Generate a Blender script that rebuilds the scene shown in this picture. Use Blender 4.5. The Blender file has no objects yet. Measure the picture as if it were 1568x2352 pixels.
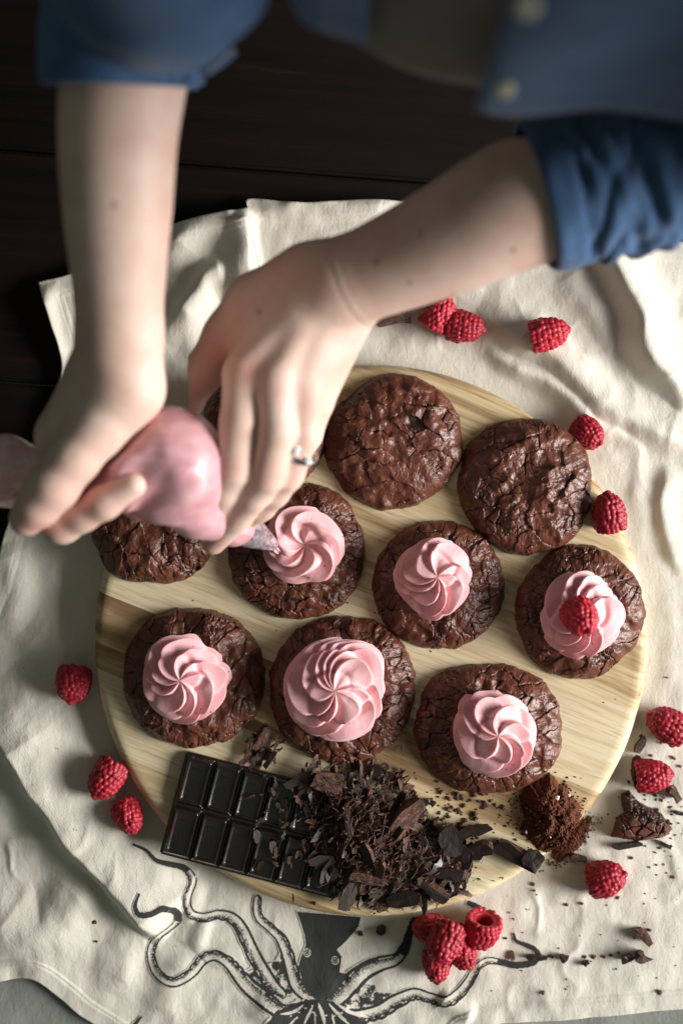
import bpy, bmesh, math, random
import numpy as np
from mathutils import Vector, Matrix, Euler

scene = bpy.context.scene
R_ = math.radians

# ------------------------------------------------------------------ camera
FOC, ZC = 50.0, 0.95                    # lens in mm, camera height above the table in m
KPX = 36.0 / FOC / 2352.0               # metres per picture unit, per metre of distance
cam_d = bpy.data.cameras.new("camera")
cam_d.lens = FOC; cam_d.sensor_fit = 'VERTICAL'; cam_d.sensor_height = 36.0
cam_d.clip_start = 0.05; cam_d.clip_end = 20.0
cam_d.dof.use_dof = True; cam_d.dof.focus_distance = ZC - 0.034; cam_d.dof.aperture_fstop = 2.2
cam_d.dof.aperture_blades = 0
cam = bpy.data.objects.new("camera", cam_d)
cam.location = (0, 0, ZC); cam.rotation_euler = (0, 0, 0)
scene.collection.objects.link(cam); scene.camera = cam

# ------------------------------------------------------------------ world and window light
world = bpy.data.worlds.new("World"); scene.world = world; world.use_nodes = True
bg = world.node_tree.nodes["Background"]
bg.inputs[0].default_value = (0.86, 1.0, 0.84, 1); bg.inputs[1].default_value = 0.095

def area(name, loc, target, sx, sy, power, color):
    l = bpy.data.lights.new(name, 'AREA'); l.shape = 'RECTANGLE'; l.size = sx; l.size_y = sy
    l.energy = power; l.color = color
    o = bpy.data.objects.new(name, l); o.location = loc
    d = Vector(target) - Vector(loc)
    o.rotation_euler = d.to_track_quat('-Z', 'Y').to_euler()
    scene.collection.objects.link(o); return o
win = area("window_light", (1.88, -0.27, 0.76), (0.05, -0.02, 0.02), 1.25, 0.95, 14.8, (1.0, 0.985, 0.955))
win.data.spread = R_(60)

vs = scene.view_settings
vs.view_transform = 'Standard'; vs.look = 'None'; vs.gamma = 1.0; vs.exposure = 0.0
try: vs.use_curve_mapping = False
except Exception: pass
scene.cycles.max_bounces = 8

# ------------------------------------------------------------------ helpers
def W(px, py, z=0.0):
    """a point seen at picture place (px, py), 1568 x 2352, standing at height z"""
    s = KPX * (ZC - z)
    return Vector(((px - 784.0) * s, (1176.0 - py) * s, z))
def PXS(z): return KPX * (ZC - z)
def link(o, parent=None):
    scene.collection.objects.link(o)
    if parent is not None: o.parent = parent
    return o
def tag(o, label=None, cat=None, group=None, kind=None):
    if label: o["label"] = label
    if cat: o["category"] = cat
    if group: o["group"] = group
    if kind: o["kind"] = kind
    return o
def empty(name, loc=(0, 0, 0), rz=0.0):
    o = bpy.data.objects.new(name, None); o.location = loc; o.rotation_euler = (0, 0, rz)
    o.empty_display_size = 0.01
    return link(o)
def mesh_np(name, V, F, mat=None, smooth=True, attrs=None):
    V = np.asarray(V, dtype=np.float32); F = np.asarray(F, dtype=np.int32)
    k = F.shape[1]
    me = bpy.data.meshes.new(name)
    me.vertices.add(len(V)); me.vertices.foreach_set("co", V.ravel())
    me.loops.add(F.size); me.loops.foreach_set("vertex_index", F.ravel())
    me.polygons.add(len(F))
    me.polygons.foreach_set("loop_start", np.arange(0, F.size, k, dtype=np.int32))
    me.polygons.foreach_set("loop_total", np.full(len(F), k, dtype=np.int32))
    me.update(calc_edges=True); me.validate()
    me.polygons.foreach_set("use_smooth", np.full(len(me.polygons), smooth, dtype=bool))
    for an, av in (attrs or {}).items():
        a = me.attributes.new(an, 'FLOAT', 'POINT'); a.data.foreach_set("value", np.asarray(av, dtype=np.float32))
    if mat: me.materials.append(mat)
    me.update()
    return me
def obj_np(name, V, F, mat=None, parent=None, smooth=True, attrs=None):
    return link(bpy.data.objects.new(name, mesh_np(name, V, F, mat, smooth, attrs)), parent)
def obj_bm(name, bm, mat=None, parent=None, smooth=False):
    me = bpy.data.meshes.new(name); bm.to_mesh(me); bm.free()
    if smooth:
        for p in me.polygons: p.use_smooth = True
    if mat:
        for m in (mat if isinstance(mat, (list, tuple)) else [mat]): me.materials.append(m)
    return link(bpy.data.objects.new(name, me), parent)
def grid_faces(nu, nv, wrap_u=False):
    """faces of a grid stored as index = v*nu + u"""
    u = np.arange(nu if wrap_u else nu - 1); v = np.arange(nv - 1)
    U, Vv = np.meshgrid(u, v)
    U = U.ravel(); Vv = Vv.ravel(); U1 = (U + 1) % nu
    return np.stack([Vv*nu+U, Vv*nu+U1, (Vv+1)*nu+U1, (Vv+1)*nu+U], 1)
def sstep(a, b, x):
    t = np.clip((x - a) / (b - a), 0, 1); return t*t*(3-2*t)

def _hash(ix, iy, iz, seed):
    h = (ix.astype(np.int64)*374761393 + iy.astype(np.int64)*668265263 + iz.astype(np.int64)*1274126177 + seed*951274213) & 0xFFFFFFFF
    h = ((h ^ (h >> 13)) * 1103515245) & 0xFFFFFFFF
    h = ((h ^ (h >> 16)) * 2654435761) & 0xFFFFFFFF
    return ((h ^ (h >> 15)) & 0xFFFFFF) / float(0xFFFFFF) * 2 - 1
def vnoise(x, y, z=None, seed=0):
    x = np.asarray(x, dtype=np.float64); y = np.asarray(y, dtype=np.float64)
    z = np.zeros_like(x) if z is None else np.asarray(z, dtype=np.float64)
    ix, iy, iz = np.floor(x), np.floor(y), np.floor(z)
    fx, fy, fz = x-ix, y-iy, z-iz
    fx = fx**3*(fx*(fx*6-15)+10); fy = fy**3*(fy*(fy*6-15)+10); fz = fz**3*(fz*(fz*6-15)+10)
    r = 0
    for dx in (0, 1):
        for dy in (0, 1):
            for dz in (0, 1):
                w = (fx if dx else 1-fx)*(fy if dy else 1-fy)*(fz if dz else 1-fz)
                r = r + w*_hash(ix+dx, iy+dy, iz+dz, seed)
    return r
def fbm(x, y, z=None, seed=0, oct=4):
    r, a, f = 0, 0.5, 1.0
    for i in range(oct):
        r = r + a*vnoise(x*f, y*f, None if z is None else z*f, seed+i*17); a *= 0.5; f *= 2.03
    return r
def catmull(P, n=12):
    P = np.asarray(P, dtype=np.float64)
    Q = np.vstack([2*P[0]-P[1], P, 2*P[-1]-P[-2]])
    out = []
    for i in range(1, len(Q)-2):
        p0, p1, p2, p3 = Q[i-1], Q[i], Q[i+1], Q[i+2]
        for k in range(n):
            t = k/n
            out.append(0.5*((2*p1)+(-p0+p2)*t+(2*p0-5*p1+4*p2-p3)*t*t+(-p0+3*p1-3*p2+p3)*t**3))
    out.append(P[-1])
    return np.array(out)

# ---- signed-distance bodies
def cap_d(X, Y, Z, a, b, ra, rb):
    ba = b - a; L2 = float(ba @ ba) + 1e-12
    t = np.clip(((X-a[0])*ba[0] + (Y-a[1])*ba[1] + (Z-a[2])*ba[2]) / L2, 0, 1)
    return np.sqrt((X-a[0]-t*ba[0])**2 + (Y-a[1]-t*ba[1])**2 + (Z-a[2]-t*ba[2])**2) - (ra + t*(rb-ra))
def smin(a, b, k):
    h = np.clip(0.5 + 0.5*(b-a)/k, 0, 1)
    return b + (a-b)*h - k*h*(1-h)
class Field:
    def __init__(s, lo, hi, h):
        s.h = h; s.lo = np.array(lo, dtype=np.float64)
        n = np.ceil((np.array(hi)-s.lo)/h).astype(int) + 1
        s.ax = [s.lo[i] + h*np.arange(n[i]) for i in range(3)]
        s.D = np.full(n, 0.05)
    def sub(s, a, b, r):
        sl = []
        for i in range(3):
            l = min(a[i], b[i]) - r; u = max(a[i], b[i]) + r
            i0 = max(0, int((l - s.lo[i])/s.h)); i1 = min(len(s.ax[i]), int((u - s.lo[i])/s.h) + 2)
            if i1 <= i0: return None, None
            sl.append(slice(i0, i1))
        return tuple(sl), np.meshgrid(s.ax[0][sl[0]], s.ax[1][sl[1]], s.ax[2][sl[2]], indexing='ij')
    def add(s, a, b, ra, rb, k=0.004, D=None):
        D = s.D if D is None else D
        a = np.array(a, dtype=np.float64); b = np.array(b, dtype=np.float64)
        sl, G = s.sub(a, b, max(ra, rb) + k + 4*s.h)
        if sl is None: return
        D[sl] = smin(D[sl], cap_d(*G, a, b, ra, rb), k)
    def chain(s, pts, k=0.004, kg=0.002):
        """a finger: its pieces blend with each other (k), the whole with the rest (kg)"""
        T = np.full_like(s.D, 0.05)
        for p, q in zip(pts[:-1], pts[1:]): s.add(p[0], q[0], p[1], q[1], k, T)
        s.D = smin(s.D, T, kg)
    def cut(s, a, b, ra, rb, k=0.001):
        a = np.array(a, dtype=np.float64); b = np.array(b, dtype=np.float64)
        sl, G = s.sub(a, b, max(ra, rb) + k + 4*s.h)
        s.D[sl] = -smin(-s.D[sl], cap_d(*G, a, b, ra, rb), k)
    def mesh(s, relax=2):
        return surface_nets(s.D, s.lo, s.h, relax)
def surface_nets(D, lo, h, relax=2):
    I = D < 0
    nx, ny, nz = D.shape
    cnt = np.zeros((nx-1, ny-1, nz-1), dtype=np.int8)
    for dx in (0, 1):
        for dy in (0, 1):
            for dz in (0, 1):
                cnt += I[dx:nx-1+dx, dy:ny-1+dy, dz:nz-1+dz]
    act = (cnt > 0) & (cnt < 8)
    cx, cy, cz = np.nonzero(act)
    idx = np.full(act.shape, -1, dtype=np.int64); idx[cx, cy, cz] = np.arange(len(cx))
    P = np.zeros((len(cx), 3)); n = np.zeros(len(cx))
    cor = [(a, b, c) for a in (0, 1) for b in (0, 1) for c in (0, 1)]
    for p in cor:
        for ax in range(3):
            if p[ax] == 1: continue
            q = list(p); q[ax] = 1
            d0 = D[cx+p[0], cy+p[1], cz+p[2]]; d1 = D[cx+q[0], cy+q[1], cz+q[2]]
            m = (d0 < 0) != (d1 < 0)
            t = np.where(m, d0/np.where(m, d0-d1, 1), 0)
            for j in range(3):
                P[:, j] += np.where(m, p[j] + (t if j == ax else 0), 0)
            n += m
    P = P / n[:, None]
    V = lo + h*(np.stack([cx, cy, cz], 1) + P)
    F = []
    for ax in range(3):
        o = [i for i in range(3) if i != ax]
        sl0 = [slice(1, -1)]*3; sl1 = [slice(1, -1)]*3
        sl0[ax] = slice(0, -1); sl1[ax] = slice(1, None)
        a = I[tuple(sl0)]; b = I[tuple(sl1)]
        ch = np.argwhere(a != b)
        if not len(ch): continue
        inside = a[tuple(ch.T)]
        base = ch.copy(); base[:, o[0]] += 1; base[:, o[1]] += 1
        def cell(d0, d1):
            c = base.copy(); c[:, o[0]] -= d0; c[:, o[1]] -= d1
            return idx[c[:, 0], c[:, 1], c[:, 2]]
        q = np.stack([cell(1, 1), cell(0, 1), cell(0, 0), cell(1, 0)], 1)
        flip = inside if ax != 1 else ~inside
        q[~flip] = q[~flip][:, ::-1]
        F.append(q)
    F = np.vstack(F); F = F[(F >= 0).all(1)]
    for _ in range(relax):
        S = np.zeros_like(V); c = np.zeros(len(V))
        for i in range(4):
            a = F[:, i]; b = F[:, (i+1) % 4]
            np.add.at(S, a, V[b]); np.add.at(c, a, 1); np.add.at(S, b, V[a]); np.add.at(c, b, 1)
        V = 0.45*V + 0.55*S/np.maximum(c, 1)[:, None]
    return V, F

# ---- materials
def mat_new(name):
    m = bpy.data.materials.new(name); m.use_nodes = True
    nt = m.node_tree; return m, nt, nt.nodes["Principled BSDF"]
def N(nt, t, **kw):
    n = nt.nodes.new(t)
    for k, v in kw.items():
        if k.startswith("i_"):
            key = k[2:].replace("_", " ")
            n.inputs[int(key) if key.isdigit() else key].default_value = v
        else: setattr(n, k, v)
    return n
def ramp(nt, stops, src, interp='LINEAR'):
    r = N(nt, "ShaderNodeValToRGB"); r.color_ramp.interpolation = interp
    e = r.color_ramp.elements
    while len(e) < len(stops): e.new(0.5)
    for i, (p, c) in enumerate(stops):
        e[i].position = p; e[i].color = (*c, 1) if len(c) == 3 else c
    nt.links.new(src, r.inputs[0]); return r
def coords(nt, kind="Object", scale=(1, 1, 1), rot=(0, 0, 0)):
    tc = N(nt, "ShaderNodeTexCoord"); mp = N(nt, "ShaderNodeMapping")
    mp.inputs["Scale"].default_value = scale; mp.inputs["Rotation"].default_value = rot
    nt.links.new(tc.outputs[kind], mp.inputs[0]); return mp.outputs[0]
def noise(nt, vec, scale, detail=4, rough=0.55, dist=0.0):
    n = N(nt, "ShaderNodeTexNoise"); n.inputs["Scale"].default_value = scale
    n.inputs["Detail"].default_value = detail; n.inputs["Roughness"].default_value = rough
    n.inputs["Distortion"].default_value = dist
    if vec is not None: nt.links.new(vec, n.inputs["Vector"])
    return n
def bump(nt, bs, src, strength, dist, prev=None):
    b = N(nt, "ShaderNodeBump"); b.inputs["Strength"].default_value = strength; b.inputs["Distance"].default_value = dist
    nt.links.new(src, b.inputs["Height"])
    if prev is not None: nt.links.new(prev.outputs[0], b.inputs["Normal"])
    nt.links.new(b.outputs[0], bs.inputs["Normal"]); return b
def mix(nt, fac, a, b, mode='MIX'):
    m = N(nt, "ShaderNodeMix", data_type='RGBA', blend_type=mode)
    for s, v in ((0, fac), (6, a), (7, b)):
        if hasattr(v, "is_linked") or hasattr(v, "links"): nt.links.new(v, m.inputs[s])
        else: m.inputs[s].default_value = v if s == 0 else (*v, 1)
    return m.outputs[2]
def mth(nt, op, a, b=0.0):
    m = N(nt, "ShaderNodeMath", operation=op)
    for i, v in enumerate((a, b)):
        if hasattr(v, "links"): nt.links.new(v, m.inputs[i])
        else: m.inputs[i].default_value = v
    return m.outputs[0]

def mat_cloth(name, c1, c2):
    m, nt, bs = mat_new(name)
    v = coords(nt)
    n1 = noise(nt, v, 22, 5, 0.6)
    col = mix(nt, n1.outputs[0], c1, c2)
    n2 = noise(nt, v, 900, 2, 0.7)
    col = mix(nt, 0.16, col, ramp(nt, [(0.3, (0.45, 0.42, 0.36)), (0.7, (0.95, 0.93, 0.9))], n2.outputs[0]).outputs[0], 'MULTIPLY')
    fl = N(nt, "ShaderNodeTexVoronoi"); fl.inputs["Scale"].default_value = 130; nt.links.new(v, fl.inputs["Vector"])
    fk = ramp(nt, [(0.0, (0.35, 0.28, 0.2)), (0.035, (1, 1, 1))], fl.outputs[0])
    col = mix(nt, 0.7, col, fk.outputs[0], 'MULTIPLY')
    nt.links.new(col, bs.inputs["Base Color"])
    bs.inputs["Roughness"].default_value = 0.92; bs.inputs["Specular IOR Level"].default_value = 0.15
    bs.inputs["Sheen Weight"].default_value = 0.12
    w = noise(nt, coords(nt, scale=(1, 0.55, 1), rot=(0, 0, 0.5)), 230, 3, 0.6, 0.6)
    b1 = bump(nt, bs, w.outputs[0], 0.40, 0.0012)
    wv = N(nt, "ShaderNodeTexWave", wave_type='BANDS', bands_direction='X'); wv.inputs["Scale"].default_value = 340
    wv.inputs["Distortion"].default_value = 1.5; nt.links.new(coords(nt, rot=(0, 0, 0.25)), wv.inputs["Vector"])
    b2 = bump(nt, bs, wv.outputs[0], 0.22, 0.0003, b1)
    wv2 = N(nt, "ShaderNodeTexWave", wave_type='BANDS', bands_direction='Y'); wv2.inputs["Scale"].default_value = 340
    wv2.inputs["Distortion"].default_value = 1.5; nt.links.new(coords(nt, rot=(0, 0, 0.25)), wv2.inputs["Vector"])
    bump(nt, bs, wv2.outputs[0], 0.22, 0.0003, b2)
    return m, nt, bs, col
CREAM = ((0.79, 0.745, 0.66), (0.69, 0.645, 0.56))
M_cloth, _, _, _ = mat_cloth("cream_cotton", *CREAM)
M_linen, _, _, _ = mat_cloth("grey_linen", (0.30, 0.31, 0.28), (0.25, 0.26, 0.24))
M_print, nt, bs, ccol = mat_cloth("printed_ink", *CREAM)
at = N(nt, "ShaderNodeAttribute", attribute_name="ink")
st = noise(nt, coords(nt), 1500, 2, 0.8)
st2 = noise(nt, coords(nt), 420, 3, 0.7)
th = mth(nt, 'ADD', mth(nt, 'MULTIPLY', st.outputs[0], 0.6), mth(nt, 'MULTIPLY', st2.outputs[0], 0.4))
dd = mth(nt, 'SUBTRACT', mth(nt, 'MULTIPLY', at.outputs["Fac"], 1.55), mth(nt, 'ADD', mth(nt, 'MULTIPLY', mth(nt, 'SUBTRACT', th, 0.5), 2.6), 0.5))
fac = ramp(nt, [(0.0, (0, 0, 0)), (0.16, (0.97, 0.97, 0.97))], dd)
nt.links.new(mix(nt, fac.outputs[0], ccol, (0.020, 0.022, 0.022)), bs.inputs["Base Color"])

def mat_wood():
    m, nt, bs = mat_new("acacia_wood")
    oi = N(nt, "ShaderNodeObjectInfo")
    tc = N(nt, "ShaderNodeTexCoord")
    off = N(nt, "ShaderNodeCombineXYZ"); 
    nt.links.new(mth(nt, 'MULTIPLY', oi.outputs["Random"], 3.0), off.inputs[0])
    nt.links.new(mth(nt, 'MULTIPLY', oi.outputs["Random"], 1.7), off.inputs[1])
    va = N(nt, "ShaderNodeVectorMath", operation='ADD'); nt.links.new(tc.outputs["Object"], va.inputs[0]); nt.links.new(off.outputs[0], va.inputs[1])
    def mapped(sc):
        mp = N(nt, "ShaderNodeMapping"); mp.inputs["Scale"].default_value = sc
        nt.links.new(va.outputs[0], mp.inputs[0]); return mp.outputs[0]
    big = noise(nt, mapped((2.4, 24, 8)), 1.7, 4, 0.6, 1.3)
    fine = noise(nt, mapped((9, 190, 60)), 2.0, 5, 0.65, 0.3)
    pore = noise(nt, mapped((30, 700, 200)), 1.0, 2, 0.6)
    tone = mth(nt, 'ADD', mth(nt, 'MULTIPLY', big.outputs[0], 0.95), mth(nt, 'MULTIPLY', mth(nt, 'SUBTRACT', oi.outputs["Random"], 0.5), 0.30))
    r = ramp(nt, [(0.34, (0.74, 0.62, 0.415)), (0.45, (0.68, 0.54, 0.33)), (0.52, (0.58, 0.435, 0.245)), (0.59, (0.42, 0.28, 0.145)), (0.68, (0.27, 0.17, 0.09))], tone)
    g = ramp(nt, [(0.30, (0.62, 0.56, 0.48)), (0.55, (1, 1, 1))], fine.outputs[0])
    col = mix(nt, 0.75, r.outputs[0], g.outputs[0], 'MULTIPLY')
    p = ramp(nt, [(0.30, (0.5, 0.42, 0.33)), (0.40, (1, 1, 1))], pore.outputs[0])
    col = mix(nt, 0.6, col, p.outputs[0], 'MULTIPLY')
    nt.links.new(col, bs.inputs["Base Color"])
    bs.inputs["Roughness"].default_value = 0.55; bs.inputs["Specular IOR Level"].default_value = 0.3
    bump(nt, bs, fine.outputs[0], 0.25, 0.0004)
    return m
M_wood = mat_wood()

def mat_table():
    m, nt, bs = mat_new("dark_stained_wood")
    v = coords(nt, scale=(3, 60, 20)); f = noise(nt, v, 2.0, 6, 0.65, 0.5)
    r = ramp(nt, [(0.35, (0.006, 0.0045, 0.0038)), (0.6, (0.012, 0.0065, 0.0048)), (0.75, (0.034, 0.012, 0.007))], f.outputs[0])
    nt.links.new(r.outputs[0], bs.inputs["Base Color"]); bs.inputs["Roughness"].default_value = 0.72
    bs.inputs["Specular IOR Level"].default_value = 0.12
    bump(nt, bs, f.outputs[0], 0.5, 0.0008)
    return m
M_table = mat_table()

def mat_cookie():
    m, nt, bs = mat_new("fudge_brownie_crust")
    v = coords(nt)
    n1 = noise(nt, v, 120, 5, 0.6); n2 = noise(nt, v, 700, 4, 0.65)
    at = N(nt, "ShaderNodeAttribute", attribute_name="crack")
    top = ramp(nt, [(0.3, (0.078, 0.022, 0.0120)), (0.55, (0.128, 0.038, 0.0205)), (0.75, (0.185, 0.061, 0.032))], n1.outputs[0])
    col = mix(nt, at.outputs["Fac"], top.outputs[0], (0.030, 0.0115, 0.0075))
    nt.links.new(col, bs.inputs["Base Color"])
    rr = ramp(nt, [(0.35, (0.29,)*3), (0.7, (0.54,)*3)], n2.outputs[0])
    nt.links.new(rr.outputs[0], bs.inputs["Roughness"])
    bs.inputs["Specular IOR Level"].default_value = 0.55
    b = bump(nt, bs, n2.outputs[0], 0.25, 0.0009)
    n3 = N(nt, "ShaderNodeTexVoronoi", feature='DISTANCE_TO_EDGE'); n3.inputs["Scale"].default_value = 330
    nw = noise(nt, v, 260, 3); vm = N(nt, "ShaderNodeVectorMath", operation='MULTIPLY_ADD')
    nt.links.new(nw.outputs[1], vm.inputs[0]); vm.inputs[1].default_value = (0.004,)*3; nt.links.new(v, vm.inputs[2])
    nt.links.new(vm.outputs[0], n3.inputs["Vector"])
    bump(nt, bs, ramp(nt, [(0, (0, 0, 0)), (0.18, (1, 1, 1))], n3.outputs[0]).outputs[0], 0.14, 0.0006, b)
    return m
M_cookie = mat_cookie()

def mat_crumb(name, c1, c2, rough=0.75, sc=500):
    m, nt, bs = mat_new(name)
    n = noise(nt, coords(nt), sc, 4, 0.6)
    nt.links.new(ramp(nt, [(0.35, c1), (0.65, c2)], n.outputs[0]).outputs[0], bs.inputs["Base Color"])
    bs.inputs["Roughness"].default_value = rough
    bump(nt, bs, n.outputs[0], 0.6, 0.0007)
    return m
M_crumb = mat_crumb("moist_brownie_crumb", (0.012, 0.006, 0.0045), (0.045, 0.017, 0.011), 0.5)
M_cocoa = mat_crumb("cocoa_powder", (0.075, 0.020, 0.0075), (0.135, 0.038, 0.014), 0.98, 1100)
M_choc = mat_crumb("dark_chocolate", (0.0145, 0.0078, 0.0058), (0.022, 0.0112, 0.0080), 0.45, 160)
def mat_cut():
    m, nt, bs = mat_new("cut_chocolate")
    n = noise(nt, coords(nt, scale=(0.35, 1, 1)), 650, 5, 0.7, 0.8)
    nt.links.new(ramp(nt, [(0.36, (0.017, 0.0085, 0.006)), (0.50, (0.060, 0.023, 0.0135)), (0.64, (0.22, 0.080, 0.041))], n.outputs[0]).outputs[0], bs.inputs["Base Color"])
    bs.inputs["Roughness"].default_value = 0.6; bump(nt, bs, n.outputs[0], 0.9, 0.0012)
    return m
M_choc_cut = mat_cut()
M_choc_bloom = mat_crumb("bloomed_chocolate", (0.050, 0.037, 0.032), (0.075, 0.055, 0.047), 0.42, 260)
def mat_bar():
    m, nt, bs = mat_new("moulded_chocolate")
    n = noise(nt, coords(nt), 90, 4, 0.6)
    nt.links.new(ramp(nt, [(0.3, (0.0085, 0.0055, 0.0045)), (0.7, (0.013, 0.0080, 0.0062))], n.outputs[0]).outputs[0], bs.inputs["Base Color"])
    nt.links.new(ramp(nt, [(0.3, (0.20,)*3), (0.7, (0.30,)*3)], n.outputs[0]).outputs[0], bs.inputs["Roughness"])
    bs.inputs["Coat Weight"].default_value = 0.6; bs.inputs["Coat Roughness"].default_value = 0.14; bs.inputs["Coat IOR"].default_value = 1.7
    bump(nt, bs, n.outputs[0], 0.12, 0.0006)
    return m
M_bar = mat_bar()

def mat_frost():
    m, nt, bs = mat_new("pink_buttercream")
    v = coords(nt)
    n = noise(nt, v, 90, 3, 0.5)
    col = ramp(nt, [(0.3, (0.80, 0.43, 0.455)), (0.7, (0.845, 0.50, 0.52))], n.outputs[0]).outputs[0]
    vo = N(nt, "ShaderNodeTexVoronoi"); vo.inputs["Scale"].default_value = 210; nt.links.new(v, vo.inputs["Vector"])
    sp = ramp(nt, [(0.10, (0.36, 0.05, 0.09)), (0.17, (1, 1, 1))], vo.outputs[0])
    nz = noise(nt, v, 60, 1); ms = ramp(nt, [(0.52, (0, 0, 0)), (0.60, (0.8, 0.8, 0.8))], nz.outputs[0])
    col = mix(nt, ms.outputs[0], col, mix(nt, 1.0, col, sp.outputs[0], 'MULTIPLY'))
    nt.links.new(col, bs.inputs["Base Color"])
    bs.inputs["Roughness"].default_value = 0.6; bs.inputs["Specular IOR Level"].default_value = 0.28
    bs.inputs["Subsurface Weight"].default_value = 0.35; bs.inputs["Subsurface Radius"].default_value = (1.0, 0.35, 0.3)
    bs.inputs["Subsurface Scale"].default_value = 0.003
    n2 = noise(nt, v, 620, 4, 0.65); bump(nt, bs, n2.outputs[0], 0.30, 0.0006)
    return m
M_frost = mat_frost()

def mat_berry():
    m, nt, bs = mat_new("raspberry_flesh")
    n = noise(nt, coords(nt), 160, 3, 0.5)
    oi = N(nt, "ShaderNodeObjectInfo")
    ripe = mix(nt, oi.outputs["Random"], (0.66, 0.55, 0.6), (1.0, 1.15, 1.1))
    nt.links.new(mix(nt, 1.0, ramp(nt, [(0.3, (0.38, 0.011, 0.029)), (0.7, (0.54, 0.028, 0.050))], n.outputs[0]).outputs[0], ripe, 'MULTIPLY'), bs.inputs["Base Color"])
    bs.inputs["Roughness"].default_value = 0.46; bs.inputs["Specular IOR Level"].default_value = 0.36
    bs.inputs["Subsurface Weight"].default_value = 0.3; bs.inputs["Subsurface Radius"].default_value = (1.0, 0.12, 0.12)
    bs.inputs["Subsurface Scale"].default_value = 0.003
    n2 = noise(nt, coords(nt), 1500, 2); bump(nt, bs, n2.outputs[0], 0.12, 0.0003)
    return m
M_berry = mat_berry()

def mat_skin():
    m, nt, bs = mat_new("skin")
    v = coords(nt)
    n = noise(nt, v, 38, 4, 0.55)
    col = ramp(nt, [(0.30, (0.63, 0.405, 0.325)), (0.5, (0.68, 0.475, 0.395)), (0.72, (0.72, 0.54, 0.46))], n.outputs[0]).outputs[0]
    red = N(nt, "ShaderNodeAttribute", attribute_name="flush")
    col = mix(nt, mth(nt, 'MULTIPLY', red.outputs["Fac"], 0.75), col, (0.56, 0.235, 0.20))
    vo = N(nt, "ShaderNodeTexVoronoi"); vo.inputs["Scale"].default_value = 38; nt.links.new(v, vo.inputs["Vector"])
    sp = ramp(nt, [(0.022, (0.45, 0.26, 0.19)), (0.05, (1, 1, 1))], vo.outputs[0])
    col = mix(nt, 0.75, col, sp.outputs[0], 'MULTIPLY')
    nt.links.new(col, bs.inputs["Base Color"])
    bs.inputs["Roughness"].default_value = 0.5; bs.inputs["Specular IOR Level"].default_value = 0.35
    bs.inputs["Subsurface Weight"].default_value = 0.14; bs.inputs["Subsurface Radius"].default_value = (1.0, 0.36, 0.22)
    bs.inputs["Subsurface Scale"].default_value = 0.005
    mo = N(nt, "ShaderNodeAttribute", attribute_name="mole")
    nt.links.new(mix(nt, mo.outputs["Fac"], col, (0.30, 0.12, 0.075)), bs.inputs["Base Color"])
    n2 = noise(nt, v, 420, 5, 0.65); bump(nt, bs, n2.outputs[0], 0.25, 0.0008)
    return m
M_skin = mat_skin()
def simple(name, col, rough=0.5, metal=0.0, spec=0.5, coat=0.0, trans=0.0):
    m, nt, bs = mat_new(name)
    n = noise(nt, coords(nt), 300, 3)
    c2 = tuple(min(1, c*1.18) for c in col); c1 = tuple(c*0.86 for c in col)
    nt.links.new(ramp(nt, [(0.3, c1), (0.7, c2)], n.outputs[0]).outputs[0], bs.inputs["Base Color"])
    bs.inputs["Roughness"].default_value = rough; bs.inputs["Metallic"].default_value = metal
    bs.inputs["Specular IOR Level"].default_value = spec; bs.inputs["Coat Weight"].default_value = coat
    bs.inputs["Transmission Weight"].default_value = trans
    return m
M_nail = simple("fingernail", (0.66, 0.42, 0.36), 0.28)
M_silver = simple("white_gold", (0.60, 0.60, 0.57), 0.22, 1.0)
M_gem = simple("clear_gem", (0.92, 0.93, 0.95), 0.06, 0.0, 1.0, 0.6)
M_button = simple("pale_button", (0.50, 0.48, 0.37), 0.35)
M_thread = simple("orange_thread", (0.55, 0.30, 0.09), 0.7)
def mat_denim(name, c1, c2):
    m, nt, bs = mat_new(name)
    v = coords(nt); n = noise(nt, v, 60, 5, 0.65); n2 = noise(nt, v, 900, 3, 0.7)
    col = ramp(nt, [(0.3, c1), (0.7, c2)], n.outputs[0]).outputs[0]
    col = mix(nt, 0.45, col, ramp(nt, [(0.3, (0.5, 0.5, 0.55)), (0.7, (1, 1, 1))], n2.outputs[0]).outputs[0], 'MULTIPLY')
    nt.links.new(col, bs.inputs["Base Color"]); bs.inputs["Roughness"].default_value = 0.9
    bs.inputs["Specular IOR Level"].default_value = 0.15; bs.inputs["Sheen Weight"].default_value = 0.1
    bump(nt, bs, n2.outputs[0], 0.4, 0.0006)
    return m
M_denim = mat_denim("blue_chambray", (0.050, 0.105, 0.215), (0.085, 0.160, 0.300))
M_grey = mat_denim("grey_jersey", (0.12, 0.125, 0.10), (0.16, 0.165, 0.135))
def mat_bag():
    m, nt, bs = mat_new("frosting_in_clear_bag")
    v = coords(nt); n = noise(nt, coords(nt, scale=(0.6, 1.6, 1)), 55, 4, 0.6, 0.6)
    col = ramp(nt, [(0.3, (0.50, 0.24, 0.26)), (0.55, (0.64, 0.34, 0.37)), (0.75, (0.72, 0.45, 0.47))], n.outputs[0]).outputs[0]
    nt.links.new(col, bs.inputs["Base Color"]); bs.inputs["Roughness"].default_value = 0.38
    bs.inputs["Coat Weight"].default_value = 0.2; bs.inputs["Coat Roughness"].default_value = 0.28
    bs.inputs["Subsurface Weight"].default_value = 0.2; bs.inputs["Subsurface Radius"].default_value = (1, 0.35, 0.3)
    bs.inputs["Subsurface Scale"].default_value = 0.004
    bump(nt, bs, n.outputs[0], 0.35, 0.002)
    return m
M_bag = mat_bag()
M_tail = simple("empty_clear_plastic", (0.88, 0.50, 0.51), 0.25, 0.0, 0.6, 0.4, 0.0)
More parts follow.
